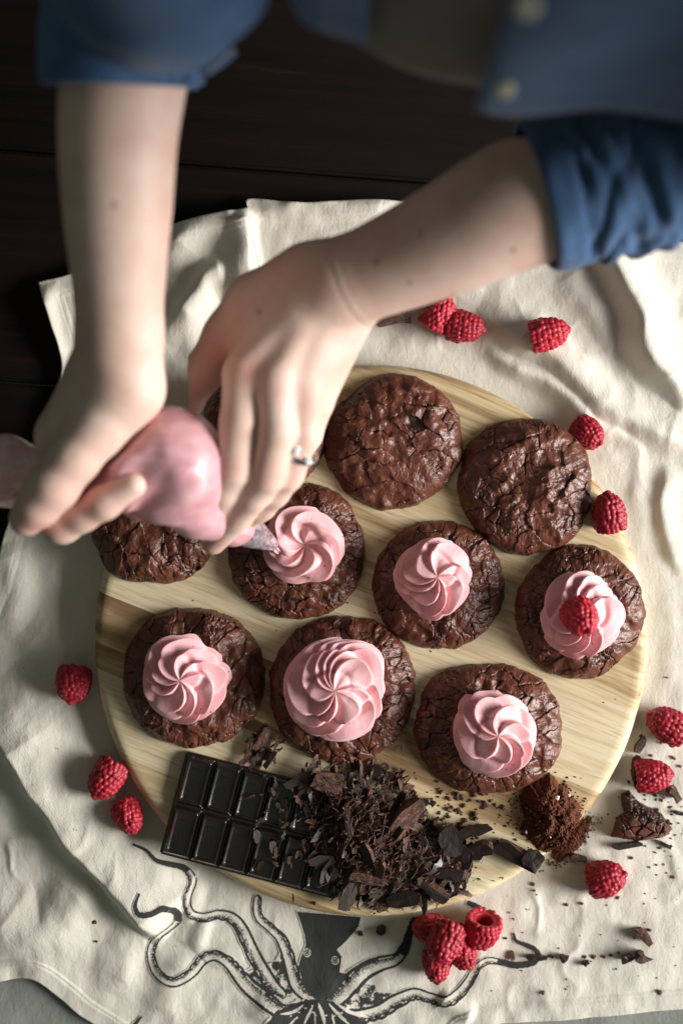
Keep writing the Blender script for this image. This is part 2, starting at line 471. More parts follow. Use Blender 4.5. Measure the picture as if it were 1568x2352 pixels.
def mat_nozzle():
    m, nt, bs = mat_new("smeared_nozzle")
    n = noise(nt, coords(nt), 260, 4, 0.65, 1.0)
    nt.links.new(ramp(nt, [(0.35, (0.16, 0.14, 0.16)), (0.55, (0.42, 0.34, 0.37)), (0.75, (0.72, 0.60, 0.62))], n.outputs[0]).outputs[0], bs.inputs["Base Color"])
    bs.inputs["Roughness"].default_value = 0.2; bs.inputs["Metallic"].default_value = 0.35; bs.inputs["Coat Weight"].default_value = 0.5
    return m
M_nozzle = mat_nozzle()

# ------------------------------------------------------------------ the table
table = empty("table", (0, 0, 0), R_(-4.5))
tag(table, "dark stained plank table top under the cloths", "table")
for i in range(8):
    y0 = -0.62 + i*0.155 + 0.0705
    bm = bmesh.new()
    bmesh.ops.create_cube(bm, size=1.0, matrix=Matrix.Translation((0, y0+0.0765, -0.0155)) @ Matrix.Diagonal((1.7, 0.1535, 0.025, 1)))
    bmesh.ops.bevel(bm, geom=bm.edges[:], offset=0.0020, segments=2, affect='EDGES')
    obj_bm("plank", bm, M_table, table)

# ------------------------------------------------------------------ the cloths: height of the printed towel in picture units
BCX, BCY, BR = 852.0, 1474.0, 640.0
FOLDS = [  # points, height (m), width on the left of the path, width on its right (picture units)
    ([(1085,700),(1180,756),(1236,800),(1300,852),(1380,924),(1460,968),(1568,1008),(1660,1050)], 0.0125, 55, 34),
    ([(1110,800),(1196,846),(1272,894),(1340,944),(1400,985),(1500,1030)], 0.0085, 26, 22),
    ([(1330,560),(1400,610),(1455,716),(1508,838),(1590,970)], 0.017, 62, 34),
    ([(1290,600),(1330,700),(1420,800)], 0.004, 40, 26),
    ([(1176,676),(1190,710),(1202,742)], 0.0022, 8, 9),
    ([(1530,1060),(1524,1190),(1560,1330)], 0.004, 34, 16),
    ([(-60,1600),(10,1690),(80,1795),(164,1918),(240,2000),(300,2062),(345,2120),(385,2150)], 0.0175, 150, 24),
    ([(-60,2030),(40,2120),(110,2150),(160,2085),(235,2035)], 0.009, 60, 60),
    ([(40,1440),(130,1500),(190,1540)], 0.004, 70, 40),
    ([(330,2130),(298,2190),(250,2290)], 0.0030, 26, 40),
    ([(425,2190),(406,2260),(380,2370)], 0.0030, 26, 40),
    ([(465,1975),(445,2050),(420,2130)], 0.0030, 20, 26),
    ([(390,2000),(410,2060),(425,2120)], 0.0022, 20, 24),
    ([(470,2100),(440,2190)], 0.003, 22, 26),
    ([(560,2330),(700,2300),(860,2345)], 0.003, 25, 25),
    ([(1010,2290),(1080,2330)], 0.004, 22, 26),
    ([(558,470),(566,540),(580,620),(590,700)], 0.015, 18, 60),
    ([(370,590),(470,520),(560,482)], 0.009, 40, 46),
    ([(380,775),(440,690),(470,640),(560,600)], 0.010, 30, 46),
    ([(95,650),(125,760),(150,850)], 0.006, 20, 40),
    ([(20,1240),(40,1330),(20,1480)], 0.0035, 30, 40),
    ([(600,462),(760,475),(920,470)], 0.004, 20, 30),
]
FOLDS = [(catmull(p, 6), h, a, b) for p, h, a, b in FOLDS]
def poly_dist(X, Y, P, closed=False):
    """distance to a polyline, signed side (>0 on the left as drawn with y down), and place along it 0..1"""
    best = np.full(X.shape, 1e9); side = np.zeros(X.shape); par = np.zeros(X.shape)
    n = len(P) - 1
    for i in range(n):
        ax, ay = P[i][:2]; bx, by = P[i+1][:2]
        ux, uy = bx-ax, by-ay; L2 = ux*ux+uy*uy+1e-9
        t = np.clip(((X-ax)*ux+(Y-ay)*uy)/L2, 0, 1)
        qx, qy = X-ax-t*ux, Y-ay-t*uy
        d = qx*qx+qy*qy
        m = d < best
        best = np.where(m, d, best)
        side = np.where(m, np.sign(ux*qy-uy*qx), side)
        par = np.where(m, (i+t)/n, par)
    return np.sqrt(best), -side, par
def cloth_h(X, Y):
    """height in m of the towel above the table at picture place X, Y"""
    X = np.asarray(X, dtype=np.float64); Y = np.asarray(Y, dtype=np.float64)
    h = np.zeros(X.shape)
    wx = X + 14*vnoise(X/90, Y/90, seed=3); wy = Y + 14*vnoise(X/90, Y/90, seed=4)
    for P, hh, wl, wr in FOLDS:
        lo = P.min(0) - 3*max(wl, wr); hi = P.max(0) + 3*max(wl, wr)
        m = (X > lo[0]) & (X < hi[0]) & (Y > lo[1]) & (Y < hi[1])
        if not m.any(): continue
        d, s, t = poly_dist(wx[m], wy[m], P)
        w = np.where(s > 0, wl, wr)
        e = np.minimum(1, np.minimum(t, 1-t)*5 + 0.05)
        h[m] = np.maximum(h[m], hh*e*np.exp(-(d/w)**2)) + 0.25*np.minimum(h[m], hh*e*np.exp(-(d/w)**2))
    h += 0.0016*(fbm(X/120, Y/120, seed=9, oct=3)+0.5) + 0.0006*vnoise(X/34, Y/50, seed=12) + 0.0010*np.clip(1-1.9*np.abs(vnoise(X/75+0.4*vnoise(X/60, Y/60, seed=14), Y/110, seed=13)), 0, 1)*sstep(-0.2, 0.6, vnoise(X/160, Y/160, seed=15))
    db = np.hypot(X-BCX, Y-BCY)
    flat = sstep(BR-6, BR+60, db)
    h = h*flat
    d2 = 60*(1-sstep(0, 60, np.abs(db-BR)))            # dips under the board's rim
    return 0.0012 + np.maximum(h, 0)
CT = 0.0011   # cloth thickness
def ground_z(px, py):
    return float(cloth_h(np.array([float(px)]), np.array([float(py)]))[0]) + CT

top = catmull([(88,648),(180,622),(385,522),(556,482),(574,456),(700,468),(900,461),(1200,505),(1510,550),(1760,566)], 24)
bot = catmull([(-70,2262),(0,2254),(75,2248),(140,2294),(215,2352),(400,2440),(800,2470),(1000,2440),(1090,2362),(1300,2342),(1568,2318),(1760,2308)], 24)
lef = catmull([(88,648),(118,740),(142,838),(110,980),(15,1212),(-8,1310),(-70,1500),(-120,1900),(-70,2262)], 24)
rig = np.array([(1760,566),(1760,2308)], dtype=float)
def resample(P, n):
    d = np.r_[0, np.cumsum(np.hypot(*np.diff(P, axis=0).T))]; t = np.linspace(0, d[-1], n)
    return np.stack([np.interp(t, d, P[:, 0]), np.interp(t, d, P[:, 1])], 1)
def coons(top, bot, lef, rig, nu, nv):
    T, B, L, Rr = resample(top, nu), resample(bot, nu), resample(lef, nv), resample(rig, nv)
    u = np.linspace(0, 1, nu)[None, :, None]; v = np.linspace(0, 1, nv)[:, None, None]
    return ((1-v)*T[None] + v*B[None] + (1-u)*L[:, None] + u*Rr[:, None]
            - ((1-u)*(1-v)*T[0] + u*(1-v)*T[-1] + (1-u)*v*B[0] + u*v*B[-1]))
def make_cloth(name, top, bot, lef, rig, nu, nv, hfun, mat, hem=True):
    G = coons(top, bot, lef, rig, nu, nv); X = G[..., 0].ravel(); Y = G[..., 1].ravel()
    z = hfun(X, Y)
    if hem:
        dl, _, _ = poly_dist(X, Y, lef[::4]); dt, _, _ = poly_dist(X, Y, top[::4]); dbt, _, _ = poly_dist(X, Y, bot[::4])
        dm = np.minimum(np.minimum(dl, dt), dbt)
        z = z + 0.0012*sstep(44, 40, dm) - 0.0007*np.exp(-((dm-37)/2.5)**2)
    s = KPX*(ZC-0.004)
    V = np.stack([(X-784)*s, (1176-Y)*s, z], 1)
    F = grid_faces(nu, nv)[:, ::-1]
    # a real sheet: upper face, lower face and the rim between them
    n = len(V); V2 = V.copy(); V2[:, 2] -= 0.0; Vt = V.copy(); Vt[:, 2] += CT
    rim = np.r_[np.arange(nu), np.arange(1, nv)*nu+nu-1, (nv-1)*nu+np.arange(nu-2, -1, -1), np.arange(nv-2, 0, -1)*nu]
    r2 = np.roll(rim, -1)
    side = np.stack([rim, r2, r2+n, rim+n], 1)
    return obj_np(name, np.vstack([Vt, V2]), np.vstack([F, F[:, ::-1]+n, side]), mat)

linen_top = np.array([(-500, 1950), (2100, 1950)], float); linen_bot = np.array([(-500, 2700), (2100, 2700)], float)
linen = make_cloth("linen_cloth", linen_top, linen_bot, np.array([(-500, 1950), (-500, 2700)], float), np.array([(2100, 1950), (2100, 2700)], float),
    260, 90, lambda X, Y: 0.0001 + 0.0007*(1+vnoise(X/70, Y/50, seed=31)) + 0.0009*np.exp(-((Y-2318-0.01*X)/5)**2), M_linen, hem=False)
linen.location.z = -0.0024
tag(linen, "coarse grey linen cloth peeping out under the cream towel's lower edge", "cloth")
towel = make_cloth("tea_towel", top, bot, lef, rig, 420, 480, cloth_h, M_cloth)
tag(towel, "rumpled cream cotton tea towel printed with a black octopus, spread under the board", "tea towel")

# ------------------------------------------------------------------ the printed octopus, ink on the towel
PX0, PX1, PY0, PY1, PST = 296, 1262, 1922, 2366, 1.5
gx = np.arange(PX0, PX1, PST); gy = np.arange(PY0, PY1, PST)
GX, GY = np.meshgrid(gx, gy); INK = np.zeros(GX.shape)
def z1(p): return [(251+a*0.36, 1913+b*0.36) for a, b in p]
def z2(p): return [(752+a*0.36, 1913+b*0.36) for a, b in p]
def tentacle(pts, hw, dark_side=1, solid_to=0.0, suckers=True, base=0.22):
    P = np.hstack([np.array(pts), np.array(hw)[:, None]*0.36*1.04+0.25]); C = catmull(P, 8)
    mw = C[:, 2].max()*1.6 + 4
    m = (GX > C[:, 0].min()-mw) & (GX < C[:, 0].max()+mw) & (GY > C[:, 1].min()-mw) & (GY < C[:, 1].max()+mw)
    x = GX[m]; y = GY[m]
    d, s, t = poly_dist(x, y, C[:, :2])
    w = np.interp(t, np.linspace(0, 1, len(C)), C[:, 2])
    L = np.r_[0, np.cumsum(np.hypot(*np.diff(C[:, :2], axis=0).T))]; arc = np.interp(t, np.linspace(0, 1, len(C)), L)
    q = d/np.maximum(w, 0.5)*s*dark_side
    sc = 0.16*np.abs(np.sin(arc/np.maximum(w*0.55, 2.0))) if suckers else 0
    lim = np.where(q > 0, 1.0+sc, 1.0)
    inside = sstep(0.12, -0.06, np.abs(q)-lim)
    prof = np.maximum(np.maximum(sstep(0.30, 0.70, q), sstep(-0.54, -0.82, q)), 0.12 + 0.32*sstep(-0.35, 0.4, q) + 0.10*np.sin(arc*2.1 + 3*q)*(np.abs(q) < 0.6))
    prof = prof - 0.75*np.exp(-((q-0.74)/0.15)**2)*(np.sin(arc/np.maximum(w*0.55, 2.0))**2 > 0.6)*(w > 6)
    prof = np.where(t < solid_to, 1.0, prof)
    cur = INK[m]; INK[m] = cur*(1-inside) + np.maximum(prof, 0.02)*inside
def in_poly(x, y, P):
    c = np.zeros(x.shape, bool); n = len(P)
    for i in range(n):
        ax, ay = P[i]; bx, by = P[(i+1) % n]
        c ^= ((ay > y) != (by > y)) & (x < (bx-ax)*(y-ay)/(by-ay+1e-9)+ax)
    return c
def fill(P, val, soft=4.0, grain=0.0, over=False):
    P = np.array(P); d, _, _ = poly_dist(GX, GY, np.vstack([P, P[:1]]))
    sd = np.where(in_poly(GX, GY, P), d, -d); a = sstep(-1, soft, sd)
    v = val + grain*fbm(GX/9, GY/9, seed=5, oct=3)
    INK[:] = INK*(1-a) + v*a if over else np.maximum(INK, v*a)
def dab(P, hw, val):
    P = np.array(P); C = catmull(P, 6); d, _, t = poly_dist(GX, GY, C)
    w = hw*0.36*(1-np.abs(2*t-1)**2*0.8); a = sstep(1.1, 0.5, d/np.maximum(w, 0.3)); INK[:] = INK*(1-a) + val*a
fill(z1([(985,815),(1060,812),(1092,760),(1190,880),(1260,1040),(1110,1060),(1030,930)]), 0.44, 6, 0.6)
fill(z1([(870,880),(915,855),(960,900),(1060,1040),(1120,1090),(1010,1060),(930,970)]), 0.50, 5, 0.5)
fill(z2([(285,925),(335,1015),(440,1015),(320,1110),(150,1140),(30,1110),(130,1030)]), 0.44, 6, 0.6)
tentacle(z1([(212,350),(190,420),(215,475),(290,475),(360,450),(430,490),(440,550),(400,600),(320,655),(275,720),(265,800),(300,890),(370,940),(440,945),(530,890),(600,810),(680,785),(760,830),(830,920),(900,1000),(1000,1070),(1100,1130),(1200,1110)]),
         [5,10,14,16,18,20,20,16,18,25,25,28,30,30,32,32,32,36,44,48,50,40,25], 1, 0.28)
tentacle(z1([(170,50),(250,90),(310,150),(400,185),(480,215),(530,270),(535,320),(510,380),(500,450),(530,510),(600,535),(700,520),(790,545),(850,620),(900,730),(960,850),(1030,960),(1110,1030)]),
         [5,7,9,12,14,20,22,22,24,26,26,28,34,38,40,42,40,20], -1, 0.26)
tentacle(z1([(945,425),(940,490),(960,550),(1030,610),(1090,670),(1130,760),(1160,870),(1190,970),(1260,1040),(1320,1050)]),
         [24,26,26,26,32,36,38,40,30,15], 1)
tentacle(z2([(1185,645),(1200,690),(1260,715),(1320,745),(1340,790),(1300,830),(1200,845),(1100,825),(1020,815),(950,860),(900,950),(830,1030),(740,1070),(640,1050),(550,1030),(430,1080),(330,1140),(200,1165),(80,1140)]),
         [6,9,12,14,16,18,18,18,20,24,30,32,32,30,36,44,44,40,25], 1, 0.40)
fill(z1([(1195,505),(1245,650),(1252,715),(1222,788),(1205,850),(1240,980),(1310,1055),(1420,1065),(1487,1000),(1570,905),(1467,893),(1482,790),(1452,745),(1512,690),(1590,600),(1605,540)]), 1.0, 2)
tentacle(z2([(550,560),(520,650),(490,740),(430,810),(330,840),(230,890),(150,970),(80,1050),(0,1090)]), [18,22,30,36,45,55,55,45,30], -1, 0.30)
fill(z1([(1060,1120),(1230,1050),(1330,1040),(1450,1065),(1560,1130),(1700,1250),(960,1250)]), 0.85, 10, 0.5)
for a, hw in [([(1335,1080),(1360,1150),(1375,1230)], 16), ([(1300,1090),(1270,1160),(1240,1230)], 12), ([(1240,1090),(1170,1140),(1090,1150)], 14),
              ([(1400,1085),(1470,1160),(1540,1230)], 14), ([(1440,1080),(1540,1140),(1650,1175)], 14), ([(1200,1170),(1150,1230),(1130,1260)], 10), ([(1310,1130),(1315,1240)], 7), ([(1420,1150),(1440,1240)], 8)]:
    dab(z1(a), hw, 0.05)
for i in range(22):
    rnd = random.Random(i); a = (1100+rnd.random()*420, 1035+rnd.random()*150)
    dab(z1([(a[0]-9, a[1]), (a[0], a[1]+4), (a[0]+9, a[1])]), 9, 0.3)
for ex, ey in ((1262, 765), (1440, 815)):
    C = np.array(z1([(ex, ey)]))[0]; d = np.hypot((GX-C[0])/0.85, GY-C[1]); INK[:] = np.where(np.abs(d-9) < 1.5, 0.2, np.where(np.abs(d-4.5) < 1.1, 0.25, INK))
tentacle(z2([(1080,1205),(1150,1165),(1230,1155),(1285,1110)]), [10,13,11,5], 1, 1.0, False)
tentacle(z1([(120,1260),(160,1225),(205,1175)]), [10,11,5], 1, 1.0, False)
tentacle(z2([(900,452),(940,468),(980,492),(1000,535),(1010,570)]), [14,15,15,14,12], 1, 1.0, False)
keep = INK > 0.03
ny_, nx_ = GX.shape
Fq = grid_faces(nx_, ny_)[:, ::-1]; kf = keep.ravel()
Fq = Fq[kf[Fq].any(1)]
used, inv = np.unique(Fq, return_inverse=True); Fq = inv.reshape(-1, 4)
ux, uy = GX.ravel()[used], GY.ravel()[used]; s_ = KPX*(ZC-0.004)
obj_np("octopus_print", np.stack([(ux-784)*s_, (1176-uy)*s_, cloth_h(ux, uy)+CT+0.0004], 1), Fq, M_print, towel, True, {"ink": INK.ravel()[used]})["label"] = "black engraved octopus print"

# ------------------------------------------------------------------ the round board, glued up from staves
ZB = 0.0235                              # top of the board
bc = W(BCX, BCY, ZB); BRm = BR*PXS(ZB)
board = empty("serving_board", (bc.x, bc.y, 0.0028), R_(-22))
tag(board, "round pale acacia wood serving board carrying the cookies and chocolate", "serving board")
HB = ZB - 0.0028
prof = [(0.0, 0.0), (BRm-0.010, 0.0), (BRm-0.004, 0.0015), (BRm-0.0008, 0.005), (BRm, 0.009), (BRm-0.0006, 0.013), (BRm-0.0022, HB-0.0035), (BRm-0.0040, HB-0.0012), (BRm-0.0066, HB-0.0002), (BRm-0.010, HB), (0.0, HB)]
edges = [-0.2, -0.128, -0.083, -0.036, 0.018, 0.066, 0.112, 0.152, 0.2]
def disc_bm():
    bm = bmesh.new(); n = 220; rings = []
    for r, z in prof:
        if r == 0: rings.append([bm.verts.new((0, 0, z))])
        else: rings.append([bm.verts.new((r*math.cos(2*math.pi*i/n), r*math.sin(2*math.pi*i/n), z)) for i in range(n)])
    for a, b in zip(rings[:-1], rings[1:]):
        for i in range(n):
            j = (i+1) % n
            if len(a) == 1: bm.faces.new((a[0], b[j], b[i]))
            elif len(b) == 1: bm.faces.new((a[i], a[j], b[0]))
            else: bm.faces.new((a[i], a[j], b[j], b[i]))
    bmesh.ops.recalc_face_normals(bm, faces=bm.faces[:]); return bm
for y0, y1 in zip(edges[:-1], edges[1:]):
    bm = disc_bm()
    for co, no in (((0, y0, 0), (0, -1, 0)), ((0, y1, 0), (0, 1, 0))):
        r = bmesh.ops.bisect_plane(bm, geom=bm.verts[:]+bm.edges[:]+bm.faces[:], plane_co=co, plane_no=no, clear_outer=True)
        cut = [e for e in r['geom_cut'] if isinstance(e, bmesh.types.BMEdge)]
        if cut:
            try: bmesh.ops.holes_fill(bm, edges=cut)
            except Exception: pass
    o = obj_bm("stave", bm, M_wood, board, True)
    o.data.set_sharp_from_angle(angle=R_(40))

# ------------------------------------------------------------------ cookies
def concentric(n):
    """square grid mapped on the unit disc"""
    a = np.linspace(-1, 1, n); A, B = np.meshgrid(a, a)
    r = np.maximum(np.abs(A), np.abs(B)); m = np.abs(A) >= np.abs(B)
    with np.errstate(divide='ignore', invalid='ignore'):
        th = np.where(m, np.arctan2(B, A) if False else (math.pi/4)*np.where(A != 0, B/A, 0) + np.where(A < 0, math.pi, 0),
                      math.pi/2*np.sign(B) - (math.pi/4)*np.where(B != 0, A/B, 0))
    return r.ravel(), np.where(r.ravel() == 0, 0, th.ravel())
def voro(x, y, rng, n, rad, aniso=1.0, ang=0.0):
    """nearest cell id and the distance between nearest and second-nearest points"""
    P = rng.uniform(-rad, rad, (n, 2))
    ca, sa = math.cos(ang), math.sin(ang)
    x2, y2 = x*ca+y*sa, (-x*sa+y*ca)*aniso; Q = np.stack([P[:, 0]*ca+P[:, 1]*sa, (-P[:, 0]*sa+P[:, 1]*ca)*aniso], 1)
    f1 = np.empty(len(x)); f2 = np.empty(len(x)); cid = np.empty(len(x), int)
    for s in range(0, len(x), 4000):
        d = np.hypot(x2[s:s+4000, None]-Q[None, :, 0], y2[s:s+4000, None]-Q[None, :, 1])
        p = np.argpartition(d, 1, axis=1)[:, :2]; dd = np.take_along_axis(d, p, 1)
        sw = dd[:, 0] > dd[:, 1]
        f1[s:s+4000] = np.where(sw, dd[:, 1], dd[:, 0]); f2[s:s+4000] = np.where(sw, dd[:, 0], dd[:, 1])
        cid[s:s+4000] = np.where(sw, p[:, 1], p[:, 0])
    return cid, f2-f1, P
NC = 190
RR, TH = concentric(NC)
def cookie_mesh(seed, ax, ay, thick, smoothness=0.0, lump=None, bite=None):
    """ax, ay half sizes in m; smoothness 0 (rough, many cracks) .. 1 (broad glossy plates)"""
    rng = np.random.default_rng(seed)
    edge = 1 + 0.055*vnoise(np.cos(TH)*1.3+5, np.sin(TH)*1.3, seed=seed) + 0.022*vnoise(np.cos(TH)*4, np.sin(TH)*4, seed=seed+1) + 0.008*vnoise(np.cos(TH)*11, np.sin(TH)*11, seed=seed+2)
    x = RR*np.cos(TH)*ax*edge; y = RR*np.sin(TH)*ay*edge
    rad = max(ax, ay)*1.08
    prof = (1-np.clip(RR, 0, 1)**3.3)**0.56
    z = thick*1.10*prof
    wx = x + 0.0030*fbm(x*130, y*130, seed=seed+3, oct=3); wy = y + 0.0030*fbm(x*130+9, y*130, seed=seed+4, oct=3)
    topm = sstep(1.0, 0.955, RR)
    # broad swells
    z = z + topm*(0.0030*fbm(x*60, y*60, seed=seed+6, oct=3) + 0.0015*vnoise(x*170, y*170, seed=seed+16)*sstep(-0.3, 0.3, vnoise(x*40, y*40, seed=seed+17)))
    # plates and the cracks between them
    n1 = int(48 + 55*(1-smoothness)); cid, e1, P = voro(wx, wy, rng, n1, rad, 1.7, rng.uniform(0, 3.1))
    tilt = rng.normal(0, 0.11-0.06*smoothness, (n1, 2)); off = rng.normal(0, 0.00055, n1)
    msk1 = sstep(-0.35, 0.10, vnoise(x*60, y*60, seed=seed+8))
    c1 = sstep(0.0008, 0.00015, e1)*msk1
    plate = off[cid] + tilt[cid, 0]*(wx-P[cid, 0])*0.9 + tilt[cid, 1]*(wy-P[cid, 1])*0.9
    z = z + topm*(np.clip(plate, -0.0009, 0.0009) - 0.0014*c1)
    n2 = int(380 + 260*(1-smoothness)); cid2, e2, P2 = voro(wx + 0.0012*vnoise(x*400, y*400, seed=seed+10), wy, rng, n2, rad, 1.4, rng.uniform(0, 3.1))
    msk2 = sstep(0.10 + 0.5*smoothness, 0.6 + 0.35*smoothness, vnoise(x*75, y*75, seed=seed+9) + 0.9*(RR-0.62))
    c2 = sstep(0.00065, 0.0001, e2)*msk2
    off2 = rng.normal(0, 0.00030, n2)
    z = z + topm*(off2[cid2]*msk2 - 0.0009*c2)
    # wrinkled skin, raised folds
    rdg = 1-np.abs(fbm(x*150+0.5*fbm(x*60, y*60, seed=seed+22), y*110, seed=seed+20, oct=3))*2.2
    z = z + topm*(0.0009-0.0006*smoothness)*np.clip(rdg-0.45, 0, 1)*sstep(-0.2, 0.3, vnoise(x*45, y*45, seed=seed+21))
    z = z + topm*0.0005*fbm(x*420, y*420, seed=seed+11, oct=3)
    bulge = sstep(0.75, 1.0, RR)
    kx = 1 + bulge*(0.022*fbm(x*200, y*200, seed=seed+13, oct=3) - 0.012*c1 - 0.010*c2)
    if lump is not None:
        for lx, ly, lr, lh in lump:
            d = np.hypot(x-lx, y-ly)/lr; z = z + topm*lh*np.exp(-d**2)*(1+0.5*fbm(x*300, y*300, seed=seed+14))
    z = np.maximum(z, 0) * np.where(RR >= 0.999, 0, 1)
    V = np.stack([x*kx, y*kx, z], 1)
    F = grid_faces(NC, NC)
    return mesh_np("cookie", V, F, M_cookie, True, {"crack": np.clip(np.maximum(c1, 0.8*c2)*topm, 0, 1)})
COOKIES = [  # cx, cy, half w, half h, thickness, smoothness, label
    (907,1015,161,157,0.0145,0.85,"glossy plain brownie cookie without frosting, beside the ringed hand"),
    (1207,1118,157,162,0.0155,0.62,"plain crackled brownie cookie touching two raspberries at the board's edge"),
    (675,1265,162,164,0.0140,0.05,"brownie cookie under the piping nozzle, its frosting ring unfinished"),
    (1004,1342,155,152,0.0140,0.10,"brownie cookie with pink swirl below the two plain cookies, mid board"),
    (1330,1410,152,155,0.0145,0.25,"brownie cookie whose pink swirl carries a raspberry"),
    (440,1558,161,162,0.0150,0.05,"dark brownie cookie with pink swirl above the chocolate bar's end"),
    (787,1583,167,170,0.0145,0.05,"brownie cookie bearing the largest pink swirl"),
    (1126,1677,176,157,0.0145,0.20,"oval brownie cookie with pink swirl next to the cocoa heap"),
    (350,1196,148,154,0.0145,0.10,"brownie cookie half hidden below the piping bag and fist"),
    (600,985,146,148,0.0140,0.55,"brownie cookie almost wholly hidden beneath the ringed hand"),
]
LUMPS = {5: [(0.012, 0.036, 0.014, 0.004)], 1: [(0.012, -0.002, 0.012, 0.0025), (-0.01, -0.02, 0.008, 0.002)], 6: [(0.022, 0.026, 0.012, 0.0025)]}
for i, (cx, cy, hw, hh, th, sm, lab) in enumerate(COOKIES):
    s = PXS(ZB+0.008)
    me = cookie_mesh(100+i*13, hw*s, hh*s, th, sm, LUMPS.get(i))
    o = link(bpy.data.objects.new("cookie", me)); p = W(cx, cy, ZB+0.008)
    o.location = (p.x, p.y, ZB+0.0001); tag(o, lab, "cookie", "brownie cookies on the round board")
ZT = ZB + 0.0128   # where frosting sits

# ------------------------------------------------------------------ frosting swirls
def rosette_mesh(seed, R, H, Np=8, twist=2.4, amp=0.17, lean=0.10, wob=0.05, hole=0.0, tiers=2.0, tier_depth=0.10, phase=0.0):
    nth, nt_ = 288, 110
    rng = np.random.default_rng(seed)
    t = np.linspace(0, 1, nt_)[:, None]; th = (np.arange(nth)/nth*2*math.pi)[None, :]
    T = np.repeat(t, nth, 1); Th = np.repeat(th, nt_, 0)
    tt = np.clip(T/0.86, 0, 1)
    rp = np.where(T < 0.86, np.sin(tt*math.pi/2)**0.92, 1-0.16*((T-0.86)/0.14)**1.2)
    zp = np.where(T < 0.86, 1-0.80*tt**1.7, 0.20*(1-(T-0.86)/0.14))
    if hole: zp = zp - hole*np.exp(-(tt/0.26)**2)
    g = 6
    # petal phase, twisting as it goes out; each petal with its own width
    warp = sum(rng.normal(0, 1.9*wob/(k**0.6))*np.sin(k*Th + rng.uniform(0, 6.28) + 2.2*tt) for k in range(1, 5))
    ph = Np*(Th + warp + twist*tt**1.7 + 0.35*np.sin(tt*3.1)*0 + phase)
    pp = (ph/(2*math.pi)) % 1.0; aa = 0.70
    ridge = np.where(pp < aa, (pp/aa)**1.35, 0.5+0.5*np.cos(math.pi*(pp-aa)/(1-aa)))
    for _ in range(4): ridge = 0.25*np.roll(ridge, 1, 1) + 0.5*ridge + 0.25*np.roll(ridge, -1, 1)
    kk = np.floor(ph/(2*math.pi)).astype(int) % Np
    hgt = rng.uniform(0.65, 1.2, Np)[kk]
    ridge = (ridge - 0.42)*(hgt*sstep(0.0, 0.5, tt) + 1-sstep(0.0, 0.5, tt))
    # spiral tiers: a groove that winds up the cone
    sp = (tt*tiers*1.0 - Th/(2*math.pi)*1.0 + rng.uniform()) % 1.0
    groove = np.exp(-((np.minimum(sp, 1-sp))/0.11)**2)*sstep(0.12, 0.35, tt)*sstep(1.05, 0.8, tt)
    A = amp*R*(0.20 + 0.80*np.sin(np.clip(tt*1.5, 0, 1)*math.pi/2)**0.8)*(1-0.30*sstep(0.6, 1.0, tt))*np.where(T > 0.86, 1-0.35*(T-0.86)/0.14, 1)
    A = A*sstep(0, 0.12, tt)**0.5
    r = rp*R; z = zp*H
    # outward normal of the profile
    dr = np.gradient(rp[:, 0]*R); dz = np.gradient(zp[:, 0]*H); ln = np.hypot(dr, dz)+1e-9
    nr = (-dz/ln)[:, None]; nz = (dr/ln)[:, None]
    lob = 1 + 0.085*vnoise(np.cos(Th)*1.2+seed, np.sin(Th)*1.2, seed=seed)
    disp = A*ridge - tier_depth*R*groove
    fine = 0.010*R*fbm(Th*3*0+np.cos(Th)*5, np.sin(Th)*5, tt*6, seed=seed+2, oct=2)
    r2 = (r + (disp+fine)*nr)*lob; z2 = z + (disp+fine)*nz*0.95
    th2 = Th - lean*ridge*np.sin(np.clip(tt, 0, 1)*math.pi/2)
    sh = 0.04*R*(1-tt)
    X = r2*np.cos(th2) + sh*rng.normal(); Y = r2*np.sin(th2) + sh*rng.normal()
    z2 = np.where(T >= 0.999, -0.0015, z2)
    V = np.stack([X.ravel(), Y.ravel(), z2.ravel()], 1)
    F = grid_faces(nth, nt_, True)[:, ::-1]
    return mesh_np("frosting_swirl", V, F, M_frost)
SW = [  # cx, cy, radius, kw, label
    (1000,1325,90,dict(seed=3,H=1.0,Np=8,twist=2.0,amp=0.31,phase=0.2,wob=0.09),"neat pink frosting swirl on the mid-board cookie, no berry on it"),
    (425,1553,98,dict(seed=5,H=0.92,Np=8,twist=2.3,amp=0.31,wob=0.12,phase=0.9),"pink frosting swirl with pinched tip on the cookie above the chocolate bar's end"),
    (773,1576,119,dict(seed=8,H=0.90,Np=9,twist=2.7,amp=0.28,phase=0.1,tiers=2.6,wob=0.10),"largest pink frosting swirl with many ridges"),
    (1133,1680,97,dict(seed=11,H=0.92,Np=7,twist=2.3,amp=0.31,wob=0.12,phase=0.5),"pink frosting swirl on the oval cookie next to the cocoa heap"),
    (1335,1412,95,dict(seed=14,H=0.85,Np=8,twist=1.6,amp=0.35,wob=0.17,phase=1.4),"ragged pink frosting swirl holding a raspberry"),
    (697,1250,93,dict(seed=17,H=0.72,Np=6,twist=2.5,amp=0.26,hole=0.48,lean=0.2,wob=0.08,phase=0.3,tiers=1.2),"pink frosting ring still being piped, hollow in the middle"),
]
for cx, cy, r, kw, lab in SW:
    s = PXS(ZT+0.008); Rm = r*s/1.07; kw = dict(kw); kw['H'] = kw['H']*Rm*1.16
    o = link(bpy.data.objects.new("frosting_swirl", rosette_mesh(R=Rm, **kw))); p = W(cx, cy, ZT+0.008)
    o.location = (p.x, p.y, ZT-0.0004); tag(o, lab, "frosting", "pink frosting swirls on the cookies")

